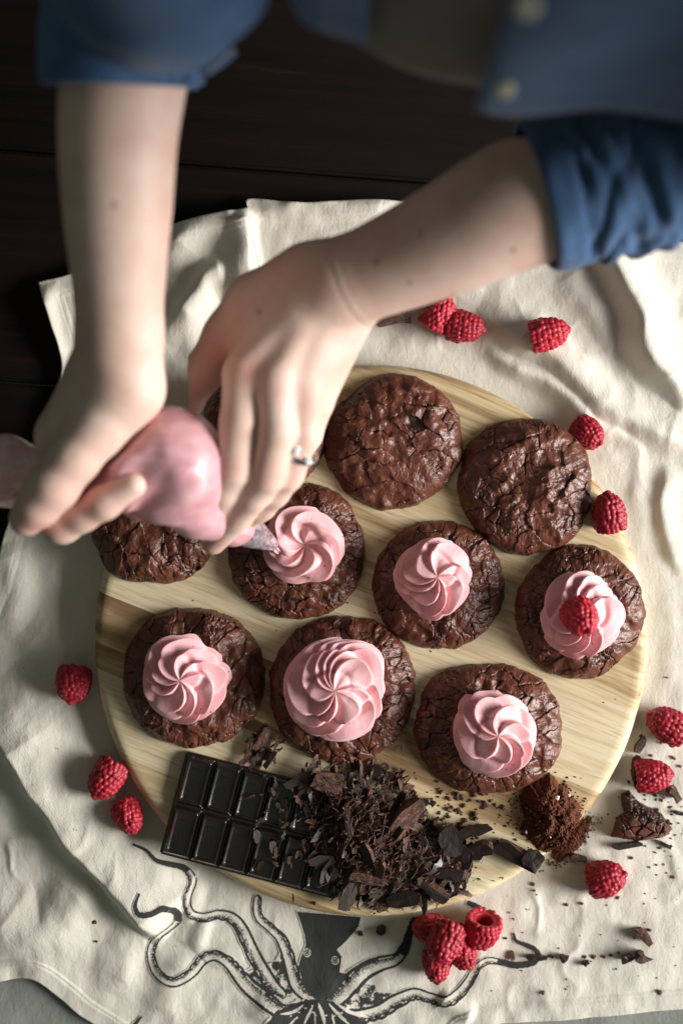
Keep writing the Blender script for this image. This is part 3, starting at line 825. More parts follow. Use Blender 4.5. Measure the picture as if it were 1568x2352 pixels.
# ------------------------------------------------------------------ raspberries
def berry_mesh(seed, L=0.023, Wd=0.0215, hollow=True):
    rng = np.random.default_rng(seed); f = Field((-0.0145, -0.0145, -0.0145), (0.0145, 0.0145, 0.0155), 0.00036)
    def surf(t):    # t 0 at the rim .. 1 at the tip ; returns radius, height
        return Wd/2*(1-t**2.6)**0.6*(0.90+0.10*math.sin(min(1, t*2.2)*math.pi/2)), -L/2 + L*t
    rows = [0.06, 0.185, 0.31, 0.435, 0.555, 0.67, 0.78, 0.88, 0.955, 1.0]
    for j, t in enumerate(rows):
        r, z = surf(min(t, 0.995)); r = max(r-0.0013, 0); z = z - (0.0012 if t > 0.85 else 0)
        r = 0 if t == 1.0 else r
        n = max(1, int(round(2*math.pi*r/0.0030)))
        if r < 0.0012: n = 1
        for k in range(n):
            a = 2*math.pi*(k+0.5*(j % 2)+rng.uniform(-.14, .14))/n + seed
            rr = r*(1+rng.uniform(-.05, .05)); dr = 0.00184*rng.uniform(0.86, 1.14)
            c = np.array((rr*math.cos(a), rr*math.sin(a), z+rng.uniform(-.0004, .0004)))
            out = np.array((0, 0, 1.0))*0.0003
            f.add(c-out, c+out, dr, dr, 0.00055)
    bx_, by_, bz_ = np.meshgrid(*f.ax, indexing='ij'); tz = np.clip((bz_+L/2)/L, 0, 0.999)
    rs_ = Wd/2*(1-tz**2.6)**0.6*(0.90+0.10*np.sin(np.minimum(1, tz*2.2)*math.pi/2)) - 0.0011
    core = np.maximum(np.maximum(np.hypot(bx_, by_)-rs_, -(bz_+L/2-0.0006)), bz_-(L/2-0.0016))
    f.D = smin(f.D, core, 0.0005)
    if hollow: f.cut((0, 0, -L*0.75), (0, 0, L*0.16), 0.0062, 0.0034, 0.0009)
    V, F = f.mesh(1)
    me = mesh_np("raspberry", V, F, M_berry); return me
BM = [berry_mesh(1), berry_mesh(2, 0.0245, 0.0215), berry_mesh(3, 0.0215, 0.0225)]
BERRIES = [  # px, py, tip direction in degrees (0 right, 90 up in the picture), tip elevation, spin, mesh, size, z offset, label
    (1012,716,60,12,0.3,0,1.00,0,"raspberry tucked under the forearm, its hollow facing the board"),
    (1072,751,-8,8,1.2,1,0.98,0,"raspberry leaning against another just below the forearm"),
    (1264,765,12,8,2.1,1,1.02,0,"lone raspberry on the towel above the board, nearest the blue cuff"),
    (1353,1000,-40,35,0.7,2,0.92,0,"raspberry peeking from behind the crackled plain cookie's upper edge"),
    (1397,1171,100,18,1.9,1,1.00,0.018,"raspberry on the board's rim beside the crackled plain cookie"),
    (168,1577,-95,25,2.7,2,1.02,0,"shaded raspberry at the far end of the towel, beside the cookie with pinched swirl"),
    (241,1795,-120,20,0.2,1,1.04,0,"raspberry on the towel at the board's shaded side, upper of two near the bar"),
    (298,1881,-60,30,1.4,0,0.90,0,"darkest raspberry, in the board's shadow next to the chocolate bar corner"),
    (1525,1661,150,8,2.2,1,1.06,0,"raspberry with its hollow end towards the picture's edge, topmost beside the board's lower rim"),
    (1503,1781,5,10,0.9,0,1.00,0,"raspberry on chocolate shards just above the broken cookie piece"),
    (1397,2016,20,25,1.6,2,1.06,0,"lone raspberry below the cocoa heap on the towel"),
    (984,2133,160,20,0.4,0,0.98,0,"raspberry of the cluster touching the board's lower rim"),
    (1018,2172,-115,30,2.5,1,1.08,0.011,"raspberry lying on top of the cluster"),
    (1062,2192,-60,20,1.1,0,0.92,0,"raspberry in the cluster between the top one and the upturned one"),
    (1104,2143,-100,-22,0.1,2,1.06,0,"upturned raspberry of the cluster showing its hollow"),
    (1003,2222,-90,15,2.0,0,0.88,0,"lowest raspberry of the cluster, mostly underneath the others"),
    (1045,2150,70,10,3.0,2,0.85,0,"hidden raspberry at the back of the cluster"),
    (1336,1424,-60,48,0.5,2,0.98,0.047,"raspberry pressed into a frosting swirl"),
]
for px, py, dirn, el, spin, k, sc, zo, lab in BERRIES:
    z = (ZB + zo-0.013 if zo > 0.015 else ground_z(px, py) + zo) + 0.0098*sc
    if zo == 0.018: z = ZB + 0.0098
    p = W(px, py, z)
    d = Vector((math.cos(R_(dirn))*math.cos(R_(el)), math.sin(R_(dirn))*math.cos(R_(el)), math.sin(R_(el))))
    q = d.to_track_quat('Z', 'Y'); q = q @ Euler((0, 0, spin)).to_quaternion()
    o = link(bpy.data.objects.new("raspberry", BM[k])); o.location = p; o.rotation_mode = 'QUATERNION'; o.rotation_quaternion = q
    o.scale = (sc*1.04,)*3; tag(o, lab, "raspberry", "loose raspberries")

# ------------------------------------------------------------------ chocolate bar
SC = PXS(ZB+0.006)
bar_dir = math.atan2(-(2070-1963), 769-362)          # along the bar, world angle
cA = W(431, 1725, ZB+0.006); cB = W(362, 1963, ZB+0.006)
bar = empty("chocolate_bar", ((cA.x+cB.x)/2, (cA.y+cB.y)/2, ZB+0.0002), bar_dir)
tag(bar, "dark chocolate bar of two rows of moulded segments, overhanging the board's edge", "chocolate bar")
BW = (cA-cB).length*0.985; SEGW = 66.5*SC; SEGH = (BW-0.0022)/2; NCOL = 6
def slab(L, w, h, bev, cuts=None):
    bm = bmesh.new()
    bmesh.ops.create_cube(bm, size=1, matrix=Matrix.Translation((L/2, 0, h/2)) @ Matrix.Diagonal((L, w, h, 1)))
    bmesh.ops.bevel(bm, geom=bm.edges[:], offset=bev, segments=2, affect='EDGES'); return bm
obj_bm("base_slab", slab(SEGW*NCOL+0.004, BW, 0.0042, 0.0009), M_bar, bar, True).data.set_sharp_from_angle(angle=R_(35))
def seg_mesh():
    w, h = SEGW-0.0004, SEGH-0.0006
    lv = [(0.0, 0.0040, 0.0), (0.0008, 0.0047, 0.0006), (0.0021, 0.0068, 0.0026), (0.0025, 0.0072, 0.0031), (0.0029, 0.0073, 0.0038), (0.0034, 0.00712, 0.0044), (0.0046, 0.0064, 0.0049), (0.0051, 0.0063, 0.0055)]
    bm = bmesh.new(); loops = []
    for ins, z, rr in lv:
        a, b = w/2-ins*0.8, h/2-ins*0.8; c = max(rr*0.35, 0.0004); ring = []
        for sx, sy, a0 in ((1, 1, 0), (-1, 1, 90), (-1, -1, 180), (1, -1, 270)):
            for k in range(4):
                an = R_(a0+30*k); ring.append(bm.verts.new((sx*(a-c)+c*math.cos(an), sy*(b-c)+c*math.sin(an), z)))
        loops.append(ring)
    for A, B in zip(loops[:-1], loops[1:]):
        for i in range(len(A)): j = (i+1) % len(A); bm.faces.new((A[i], A[j], B[j], B[i]))
    bm.faces.new(loops[-1])
    me = bpy.data.meshes.new("segment"); bm.to_mesh(me); bm.free()
    for p in me.polygons: p.use_smooth = True
    me.set_sharp_from_angle(angle=R_(14))
    me.materials.append(M_bar); return me
SEGM = seg_mesh()
def mark_mesh():
    bm = bmesh.new()
    for k in range(5):   # faint worn moulding strokes
        bmesh.ops.create_cube(bm, size=1, matrix=Matrix.Translation((-0.0028+k*0.0014, 0.008, 0)) @ Euler((0, 0, (-0.4, 0.3, -0.2, 0.5, 0)[k])).to_matrix().to_4x4() @ Matrix.Diagonal((0.00035, 0.0016, 0.0004, 1)))
    n = 20
    for k in range(n):
        a = 2*math.pi*k/n
        bmesh.ops.create_cube(bm, size=1, matrix=Matrix.Translation((0.0017*math.cos(a), -0.001+0.0022*math.sin(a), 0)) @ Euler((0, 0, a)).to_matrix().to_4x4() @ Matrix.Diagonal((0.0003, 0.0008, 0.0003, 1)))
    me = bpy.data.meshes.new("moulded_mark"); bm.to_mesh(me); bm.free(); me.materials.append(M_bar); return me
MARK = mark_mesh()
for c in range(NCOL):
    for r in range(2):
        o = link(bpy.data.objects.new("segment", SEGM), bar)
        o.location = (0.0012+SEGW*(c+0.5), (SEGH+0.0006)*(0.5 if r == 0 else -0.5), 0)
        m = link(bpy.data.objects.new("moulded_mark", MARK), o); m.location = (0, 0, 0.0063)

# ------------------------------------------------------------------ chopped chocolate
def shard_mesh(seed, L, w, t, curl=0.0, jag=0.25, n=9, mats=None, fine=False, wedge=0.0):
    rng = random.Random(seed); bm = bmesh.new(); topv, botv = [], []
    pts = []
    for k in range(n):
        a = 2*math.pi*(k+rng.uniform(-.25, .25))/n
        x = L/2*max(-1, min(1, 1.25*math.cos(a)))*(1+rng.uniform(-jag, jag*0.4)); y = w/2*max(-1, min(1, 1.25*math.sin(a)))*(1+rng.uniform(-jag, jag*0.4))
        pts.append((x, y))
    def zc(x, y): return curl*(x/(L/2))**2*L*0.5 + wedge*(y/(w/2))*t*0.5
    for x, y in pts:
        z = zc(x, y)
        topv.append(bm.verts.new((x+rng.uniform(-1, 1)*t*.25, y+rng.uniform(-1, 1)*t*.25, z+t*(1+rng.uniform(-.06, .06)))))
        botv.append(bm.verts.new((x*0.97, y*0.97, z)))
    cx, cy = 0.0, 0.0
    ct = bm.verts.new((cx, cy, zc(0, 0)+t*(1+rng.uniform(-.03, .05)))); cb = bm.verts.new((cx, cy, zc(0, 0)))
    for i in range(n):
        j = (i+1) % n
        f = bm.faces.new((topv[i], topv[j], ct)); f.material_index = 0
        bm.faces.new((botv[j], botv[i], cb)).material_index = 0
        # a broken side: an extra row of uneven points
        a = bm.verts.new(((topv[i].co+botv[i].co)/2*1.0).lerp((topv[j].co+botv[j].co)/2, 0.5)*(1+rng.uniform(-.06, .06)))
        for q in ((topv[j], topv[i], a), (topv[i], botv[i], a), (botv[i], botv[j], a), (botv[j], topv[j], a)):
            bm.faces.new(q).material_index = 1
    bmesh.ops.recalc_face_normals(bm, faces=bm.faces[:])
    if fine:
        bmesh.ops.subdivide_edges(bm, edges=bm.edges[:], cuts=3, use_grid_fill=True)
        co = np.array([v.co[:] for v in bm.verts]); dn = fine*0.0009*fbm(co[:, 0]*330, co[:, 1]*330, co[:, 2]*330, seed=seed, oct=3)
        dn2 = fine*fine*0.0004*vnoise(co[:, 0]*1300, co[:, 1]*1300, co[:, 2]*1300, seed=seed+3)
        bm.normal_update()
        for v, d in zip(bm.verts, dn+dn2): v.co += v.normal*float(d)
    me = bpy.data.meshes.new("chocolate_shard"); bm.to_mesh(me); bm.free()
    for m in (mats or (M_choc, M_choc_cut)): me.materials.append(m)
    return me
def curl_mesh(seed, L, w, t, bend):
    """a thin shaving: a bent, slightly twisted, frayed strip"""
    rng = np.random.default_rng(seed); n = 7
    u = np.linspace(-1, 1, n); V = []
    tw = rng.uniform(-.6, .6); wid = w*(1-0.55*np.abs(u)**1.6)*rng.uniform(0.7, 1.15, n)
    for i, a in enumerate(u):
        x = a*L/2; z = bend*L*(1-a*a)*0.5; y0 = rng.normal(0, w*.12); ca, sa = math.cos(tw*a), math.sin(tw*a)
        for sy, sz in ((-1, -1), (1, -1), (1, 1), (-1, 1)):
            yy, zz = sy*wid[i]/2, sz*t/2; V.append((x, y0+yy*ca-zz*sa, z+yy*sa+zz*ca))
    F = []
    for i in range(n-1):
        for k in range(4):
            F.append((i*4+k, i*4+(k+1) % 4, (i+1)*4+(k+1) % 4, (i+1)*4+k))
    F += [(0, 3, 2, 1), ((n-1)*4, (n-1)*4+1, (n-1)*4+2, (n-1)*4+3)]
    return V, F
def place(o, px, py, z, ang, tilt=0.0, roll=0.0, sc=1.0):
    p = W(px, py, z); o.location = p; o.scale = (sc,)*3
    o.rotation_euler = (Matrix.Rotation(R_(ang), 3, 'Z') @ Matrix.Rotation(R_(-tilt), 3, 'Y') @ Matrix.Rotation(R_(roll), 3, 'X')).to_euler()
    return o
PILE = [(690,1760),(760,1745),(860,1750),(945,1800),(962,1850),(985,1880),(1060,1900),(1115,1945),(1085,1985),(1060,2040),(1020,2075),(930,2085),(850,2100),(790,2070),(745,2040),(715,1960),(700,1880),(660,1800)]
def pile_h(px, py):
    d, _, _ = poly_dist(np.array([float(px)]), np.array([float(py)]), np.array(PILE+PILE[:1], dtype=float))
    ins = in_poly(np.array([float(px)]), np.array([float(py)]), PILE)[0]
    return (0.0145*float(sstep(0, 95, d)[0]) if ins else 0.0)
BIG = [  # px, py, length, width, thickness(m), angle, tilt, roll, dz, mats, label
    (756,1798,74,52,0.009,-18,6,-8,0.006,'s',"thick shaved corner chunk of dark chocolate at the heap's upper end"),
    (908,1880,150,38,0.011,45,4,22,0.007,'c',"longest chocolate slab lying slantwise across the heap, cut face up"),
    (846,2010,88,26,0.006,-15,2,10,0.012,'c',"flat chocolate stick with a pale cut rim in the heap's lower half"),
    (797,2054,66,34,0.006,74,3,10,0.006,'b',"greyish smooth chocolate plate at the heap's lower end beside the bar"),
    (1029,1930,72,56,0.006,-75,4,-6,0.006,'d',"broad dark chocolate plate near the heap's far end"),
    (1089,1905,80,22,0.007,13,4,0,0.001,'d',"curved dark chocolate stick sticking out of the heap towards the cocoa"),
    (1104,1944,54,36,0.006,20,14,12,0.006,'d',"angular dark chocolate plate tipped up at the heap's far end"),
    (1066,1957,34,34,0.005,60,8,-5,0.006,'d',"small squarish chocolate plate between two larger plates"),
    (1028,2007,74,30,0.005,-3,3,-8,0.009,'d',"long rectangular dark plate low in the heap's far end"),
    (995,2038,84,26,0.006,-33,8,20,0.007,'b',"shiny slanting chocolate sliver at the heap's lower rim"),
    (930,2062,82,32,0.007,14,6,-10,0.003,'d',"dark wedge of chocolate at the heap's lower edge"),
    (1182,1957,112,36,0.008,-28,3,14,0.000,'d',"large loose chocolate wedge between the heap and the cocoa"),
    (1218,1974,46,44,0.008,-40,4,-6,0.002,'d',"square chocolate chip at the board's rim below the cocoa"),
    (819,1812,36,11,0.003,80,8,0,0.013,'b',"small grey upright sliver near the shaved corner chunk"),
    (800,1886,80,12,0.003,-76,8,10,0.015,'b',"long grey sliver standing out on the heap's near side"),
    (830,1796,30,12,0.003,-60,10,0,0.013,'b',"short grey chip beside the upright sliver"),
    (622,1742,50,15,0.003,55,14,0,0.003,'d',"flat chocolate stick leaning on the shavings above the bar"),
    (600,1686,66,20,0.005,60,10,20,0.001,'c',"chocolate splinter lying between two cookies above the bar"),
    (575,1716,36,13,0.004,50,6,0,0.001,'c',"short chocolate splinter below the cookie with pinched swirl"),
    (986,1841,30,15,0.005,-25,0,0,0.0,'d',"lone chocolate chip on bare wood beside the longest slab"),
]
MATS = {'d': (M_choc, M_choc_cut), 'c': (M_choc_cut, M_choc_cut), 'b': (M_choc_bloom, M_choc_cut), 's': (M_choc_cut, M_choc_bloom)}
for i, (px, py, L, w, t, ang, ti, ro, dz, mk, lab) in enumerate(BIG):
    s = PXS(ZB+0.01)
    me = shard_mesh(900+i, L*s, w*s, t, random.Random(i).uniform(-.02, .04), 0.16, 10, MATS[mk], {'c': 0.8, 's': 0.9, 'd': 0.22, 'b': 0.22}[mk])
    o = link(bpy.data.objects.new("chocolate_shard", me)); place(o, px, py, ZB+dz+0.001, ang, ti, ro)
    tag(o, lab, "chocolate", "chopped chocolate on the board")
CLOTH_SH = [
    (1468,1708,48,17,0.004,55,"dark chocolate stick against the board's rim above the berry on shards"),
    (1458,1772,22,74,0.005,0,"upright dark chocolate slab in the board's shadow beside a raspberry"),
    (1496,1818,26,12,0.004,-30,"chocolate chip sticking out below the berry on shards"),
    (1541,1817,30,20,0.008,-38,"stubby chocolate chunk above the broken cookie piece"),
    (1437,1940,72,13,0.004,6,"long chocolate sliver along the broken cookie's lower side"),
    (1522,1938,38,8,0.003,-28,"thin chocolate splinter at the broken cookie's tip"),
    (1473,2141,44,18,0.008,-38,"pointed chocolate chunk alone on the towel, largest of the lower ones"),
    (1232,2198,50,12,0.004,-4,"flat chocolate stick lying over a printed tentacle tip"),
    (1436,2198,24,14,0.007,10,"dark chunk next to last in the line of crumbs"),
    (1469,2195,26,22,0.009,-40,"roundish chunk ending the line of crumbs"),
    (1343,2210,17,10,0.004,20,"crumb-sized chip mid way along the line of crumbs"),
    (1290,2197,15,13,0.005,70,"small square chip near the start of the line of crumbs"),
    (1176,2194,8,22,0.002,5,"tiny splinter crossing a printed tentacle"),
    (874,2132,20,15,0.005,30,"chocolate chip in the shadow below the board beside the printed head"),
    (826,2142,10,9,0.004,30,"tiny chip on the towel beside the printed octopus eye"),
    (1325,1970,40,18,0.005,-10,"chocolate piece half under spilled cocoa on the towel"),
    (1558,1866,26,8,0.003,-12,"thin chip at the picture's edge beyond the broken cookie"),
]
for i, (px, py, L, w, t, ang, lab) in enumerate(CLOTH_SH):
    s = PXS(0.004); me = shard_mesh(1300+i, L*s, w*s, t, 0.0, 0.22, 9, MATS['d' if i % 3 else 'c'] if i != 9 else MATS['c'], 0.3)
    o = link(bpy.data.objects.new("chocolate_shard", me)); place(o, px, py, ground_z(px, py)+0.0002, ang, random.Random(i).uniform(-4, 4), random.Random(i+9).uniform(-6, 6))
    tag(o, lab, "chocolate", "loose chocolate on the towel")
o = link(bpy.data.objects.new("chocolate_shard", shard_mesh(77, 0.023, 0.012, 0.012, 0, 0.15, 9, MATS['c']))); place(o, 900, 728, ground_z(900, 728), 12, 0, 20)
tag(o, "rough chocolate chunk half hidden beneath the forearm near two raspberries", "chocolate", "loose chocolate on the towel")

rng = random.Random(4)
def in_pile(x, y): return in_poly(np.array([float(x)]), np.array([float(y)]), PILE)[0]
VAR = []
for k in range(14):
    V, F = curl_mesh(50+k, 0.0125*(0.6+0.1*k % 0.7), 0.0034, 0.0009, (-.25, .1, .2, .35)[k % 4])
    me = bpy.data.meshes.new("chocolate_shaving"); me.from_pydata(V, [], F); me.materials.append((M_choc_cut, M_choc, M_choc_cut, M_choc_bloom)[k % 4] if k % 7 else M_choc_bloom)
    VAR.append(me)
for k in range(8):
    VAR.append(shard_mesh(400+k, 0.010+0.0012*k, 0.0040+0.0007*(k % 4), 0.0014+0.0004*(k % 3), 0.05, 0.3, 7, MATS['dcdb'[k % 4]]))
n_sh = 0; tries = 0; zn = {'bar': 34, 'gap': 20}
while n_sh < 345 and tries < 9000:
    tries += 1
    px, py = rng.uniform(560, 1130), rng.uniform(1690, 2105)
    zone = None
    if in_pile(px, py): zone = "heap"
    elif 560 < px < 640 and 1650 < py < 1760 and math.hypot(px-598, py-1712) < 52: zone = "gap"
    elif 520 < px < 720 and 1765 < py < 1990 and py > 1740+0.26*(px-431) and rng.random() < ((px-500)/220)**1.5: zone = "bar"
    if zone is None: continue
    if zone in zn:
        if zn[zone] <= 0: continue
        zn[zone] -= 1
    elif n_sh > 290 and (zn['bar'] > 0 or zn['gap'] > 0): continue
    z = ZB + {"heap": pile_h(px, py)*rng.uniform(0.45, 1.12)+0.0012, "gap": 0.001+rng.random()*0.003, "bar": 0.0082}[zone]
    if zone == "heap" and px < 770: z = max(z, ZB+0.0085)
    o = link(bpy.data.objects.new("chocolate_shaving", VAR[rng.randrange(len(VAR))]))
    ang = rng.gauss(62, 38)
    place(o, px, py, z, ang, rng.gauss(0, 16 if zone == "heap" else 5), rng.gauss(0, 25 if zone == "heap" else 8), rng.uniform(0.6, 1.35)*(0.5 if zone == "bar" else 0.8 if zone == "gap" else 1))
    if zone == "heap": tag(o, "thin dark chocolate shaving lying in the chopped heap beside the bar", "chocolate shaving", "shavings in the chopped chocolate heap")
    elif zone == "gap": tag(o, "thin chocolate shaving in the small cluster between the bar and two cookies", "chocolate shaving", "shavings between the bar and the cookies")
    else: tag(o, "small chocolate shaving sprinkled on the bar's segments", "chocolate shaving", "shavings on the bar")
    n_sh += 1

SV, SF = [], []; rs = random.Random(21)
for k in range(1500):
    px, py = rs.gauss(855, 115), rs.gauss(1925, 95)
    if not in_pile(px, py) and rs.random() < 0.93: continue
    if math.hypot(px-BCX, py-BCY) > BR-14 or px < 640: continue
    V, F = curl_mesh(3000+k, rs.uniform(0.003, 0.0085), rs.uniform(0.0006, 0.0017), 0.0005, rs.uniform(-.2, .35))
    z = ZB + pile_h(px, py)*rs.uniform(0.75, 1.25) + 0.0016
    if px < 770: z = max(z, ZB+0.0085)
    p = W(px, py, z); Mx = Matrix.Translation(p) @ Euler((rs.gauss(0, .5), rs.gauss(0, .35), R_(rs.gauss(65, 40)))).to_matrix().to_4x4(); b0 = len(SV)
    SV += [tuple(Mx @ Vector(v)) for v in V]; SF += [tuple(i+b0 for i in q) for q in F]
tag(obj_np("chocolate_slivers", SV, SF, M_choc_cut, None, False), "finest chocolate slivers strewn through the chopped heap", "chocolate slivers", None, "stuff")

# crumbs: nobody could count them
def bits(name, items, mat, label, cat, parent=None):
    """many irregular little lumps in one mesh: items are (x, y, z, size, seed)"""
    VV, FF = [], []; n = 0
    ico = [(0,0,1),(0.9,0,.4),(.28,.85,.4),(-.72,.53,.4),(-.72,-.53,.4),(.28,-.85,.4),(.72,.53,-.4),(-.28,.85,-.4),(-.9,0,-.4),(-.28,-.85,-.4),(.72,-.53,-.4),(0,0,-1)]
    fi = [(0,1,2),(0,2,3),(0,3,4),(0,4,5),(0,5,1),(1,6,2),(2,7,3),(3,8,4),(4,9,5),(5,10,1),(2,6,7),(3,7,8),(4,8,9),(5,9,10),(1,10,6),(6,11,7),(7,11,8),(8,11,9),(9,11,10),(10,11,6)]
    for x, y, z, sz, sd in items:
        r = random.Random(sd); a = r.uniform(0, 6.28); st = r.uniform(0.5, 1.0); fl = r.uniform(0.4, 0.8)
        for v in ico:
            k = sz*r.uniform(0.7, 1.25); vx, vy, vz = v[0]*k, v[1]*k*st, v[2]*k*fl
            VV.append((x+vx*math.cos(a)-vy*math.sin(a), y+vx*math.sin(a)+vy*math.cos(a), z+vz+sz*fl*0.6))
        FF += [(p+n, q+n, s+n) for p, q, s in fi]; n += 12
    o = obj_np(name, VV, FF, mat, parent, False)
    return tag(o, label, cat, None, "stuff")
rng = random.Random(11); it = []
for _ in range(420):      # round the heap and over the board
    px, py = rng.gauss(900, 130), rng.gauss(1930, 90)
    if math.hypot(px-BCX, py-BCY) > BR-16 or (px < 700): continue
    p = W(px, py, ZB); it.append((p.x, p.y, ZB + pile_h(px, py)*0.9, rng.uniform(0.0004, 0.0013), rng.random()))
for _ in range(60):
    px, py = rng.gauss(1075, 40), rng.gauss(1850, 22)
    p = W(px, py, ZB); it.append((p.x, p.y, ZB, rng.uniform(0.0005, 0.0022), rng.random()))
for _ in range(120):
    px, py = rng.uniform(420, 1440), rng.uniform(1000, 2080)
    if math.hypot(px-BCX, py-BCY) > BR-20: continue
    p = W(px, py, ZB); it.append((p.x, p.y, ZB, rng.uniform(0.0003, 0.0008), rng.random()))
bits("chocolate_crumbs", it, M_choc_cut, "fine chocolate crumbs scattered over the board", "crumbs")
it = []
def crumb_c(px, py, a, b):
    if math.hypot(px-BCX, py-BCY) < BR+4: return
    z = ground_z(px, py); p = W(px, py, z); it.append((p.x, p.y, z, rng.uniform(a, b), rng.random()))
for _ in range(70): crumb_c(rng.gauss(1510, 40), rng.gauss(1880, 60), 0.0004, 0.0016)
for px, py in ((1262,2195),(1268,2198),(1303,2197),(1342,2198),(1356,2208),(1362,2197),(1386,2197),(1402,2193),(1420,2188),(1456,2155),(1490,2136),(1300,2078),(1418,2062),(1222,2030),(1225,2045),(1335,2075),(1513,2278),(1246,2280),(218,2118),(222,2162),(1160,2155),(1530,1556),(1545,1740),(1560,1760),(1470,1690)):
    crumb_c(px, py, 0.0009, 0.0021)
for _ in range(60): crumb_c(rng.uniform(1100, 1560), rng.uniform(1990, 2330), 0.0003, 0.0009)
for _ in range(40): crumb_c(rng.uniform(20, 420), rng.uniform(1500, 2250), 0.0002, 0.0005)
bits("towel_crumbs", it, M_choc_cut, "fine chocolate crumbs scattered over the towel", "crumbs")

# ------------------------------------------------------------------ cocoa powder
def cocoa(name, cx, cy, hw, hh, H, seed, zfun, rot, label):
    n = 150; rr, th = concentric(n); 
    e = 1 + 0.16*vnoise(np.cos(th)*1.6, np.sin(th)*1.6, seed=seed) + 0.10*vnoise(np.cos(th)*6, np.sin(th)*6, seed=seed+1) + 0.05*vnoise(np.cos(th)*22, np.sin(th)*22, seed=seed+5)
    s = PXS(ZB); ca, sa = math.cos(rot), math.sin(rot)
    u = rr*np.cos(th)*e*hw; v = rr*np.sin(th)*e*hh
    X = cx + u*ca - v*sa; Y = cy + u*sa + v*ca
    h = H*(1-rr**1.35)*(1+0.55*fbm(X/26, Y/26, seed=seed+2, oct=4)) + (0.0018*fbm(X/7, Y/7, seed=seed+3, oct=3) + 0.0011*fbm(X/2.6, Y/2.6, seed=seed+4, oct=2))*(1-rr**6)
    z0 = zfun(X, Y); h = np.maximum(h, -0.001)*(rr < 0.999) - 0.0006*(rr >= 0.999)
    V = np.stack([(X-784)*s, (1176-Y)*s, z0+h], 1)
    o = obj_np(name, V, grid_faces(n, n)[:, ::-1], M_cocoa)
    rg = random.Random(seed); it = []
    for _ in range(520):
        a = rg.uniform(0, 6.28); q = abs(rg.gauss(0.85, 0.30)); x = cx + q*math.cos(a)*hw*ca - q*math.sin(a)*hh*sa; y = cy + q*math.cos(a)*hw*sa + q*math.sin(a)*hh*ca
        z = float(zfun(np.array([x]), np.array([y]))[0]) + max(0, H*(1-q**1.35))
        if abs(z-z0.mean()) > 0.02: continue
        it.append(((x-784)*s, (1176-y)*s, z, rg.uniform(0.0003, 0.0010), rg.random()))
    ob = bits("grains", it, M_cocoa, None, None, o)
    return tag(o, label, "cocoa powder", None, "stuff")
rim = lambda X, Y: np.where(np.hypot(X-BCX, Y-BCY) < BR-8, ZB, ZB-0.004)
cocoa("cocoa_powder", 1266, 1878, 96, 72, 0.0160, 41, lambda X, Y: np.where(np.hypot(X-BCX, Y-BCY) < BR-10, ZB, ZB-0.03), 0.85, "heap of reddish brown cocoa powder near the board's rim")
cocoa("spilled_cocoa", 1322, 1944, 62, 26, 0.004, 47, lambda X, Y: cloth_h(X, Y)+CT, -0.85, "thin trail of cocoa spilled off the board's rim onto the towel")
salt = [(1279,1831,0.0017,1),(1306,1826,0.0011,2),(1210,1916,0.0014,3),(1263,1922,0.0008,4)]
for px, py, sz, sd in salt:
    p = W(px, py, ZB+0.010)
    me_v = bits("salt_flake", [(0, 0, 0, sz, sd)], simple("salt", (0.85, 0.84, 0.8), 0.2), None, None)
    del me_v["kind"]; me_v.location = (p.x, p.y, ZB + (0.0105 if px > 1250 else 0.003))
    tag(me_v, "white salt flake lying on the cocoa heap", "salt flake", "salt flakes on the cocoa")

# ------------------------------------------------------------------ broken cookie piece on the towel
def fragment():
    zz = [(745,810),(800,786),(862,862),(950,905),(1040,955),(1112,1060),(1060,1112),(960,1138),(860,1148),(760,1132),(668,1120),(692,1050),(705,985),(760,945)]
    P = np.array([(1191+a*0.32, 1568+b*0.32) for a, b in zz]); n = 120
    gx = np.linspace(P[:, 0].min()-3, P[:, 0].max()+3, n); gy = np.linspace(P[:, 1].min()-3, P[:, 1].max()+3, n)
    X, Y = np.meshgrid(gx, gy); xw = X+2.5*fbm(X/9, Y/9, seed=1); yw = Y+2.5*fbm(X/9+7, Y/9, seed=2)
    d, _, _ = poly_dist(xw, yw, np.vstack([P, P[:1]])); ins = in_poly(xw, yw, P); sd = np.where(ins, d, -d)
    rng = np.random.default_rng(5); s = PXS(0.01)
    x = (X-1476).ravel()*s; y = (Y-1890).ravel()*s
    crust = sstep(-6, 10, (Y-(1868+0.30*(X-1440))).ravel())      # lower part keeps its crust, the upper broken side shows crumb
    cid, e1, _ = voro(x+0.002*fbm(x*200, y*200, seed=3), y, rng, 130, 0.03); off = rng.normal(0, 0.0006, 130)
    h = 0.0115*np.clip(sd.ravel()/16, 0, 1)**0.5
    c = sstep(0.0009, 0.0002, e1)
    h = h + (sd.ravel() > 2)*(crust*(off[cid]-0.0014*c) + (1-crust)*(0.0035*fbm(x*420, y*420, seed=6, oct=4)-0.0015))
    h = np.where(sd.ravel() > 0, np.maximum(h, 0.0005), -0.002)
    V = np.stack([(X.ravel()-784)*s, (1176-Y.ravel())*s, ground_z(1476, 1900)+h], 1)
    F = grid_faces(n, n)[:, ::-1]; F = F[(sd.ravel()[F] > -2.2).all(1)]
    used, inv = np.unique(F, return_inverse=True)
    o = obj_np("cookie_piece", V[used], inv.reshape(-1, 4), M_cookie, None, True, {"crack": np.clip(np.maximum(c*crust, (1-crust)*0.9), 0, 1)[used]})
    return tag(o, "torn off brownie cookie corner lying on the towel beside the board", "cookie piece")
fragment()

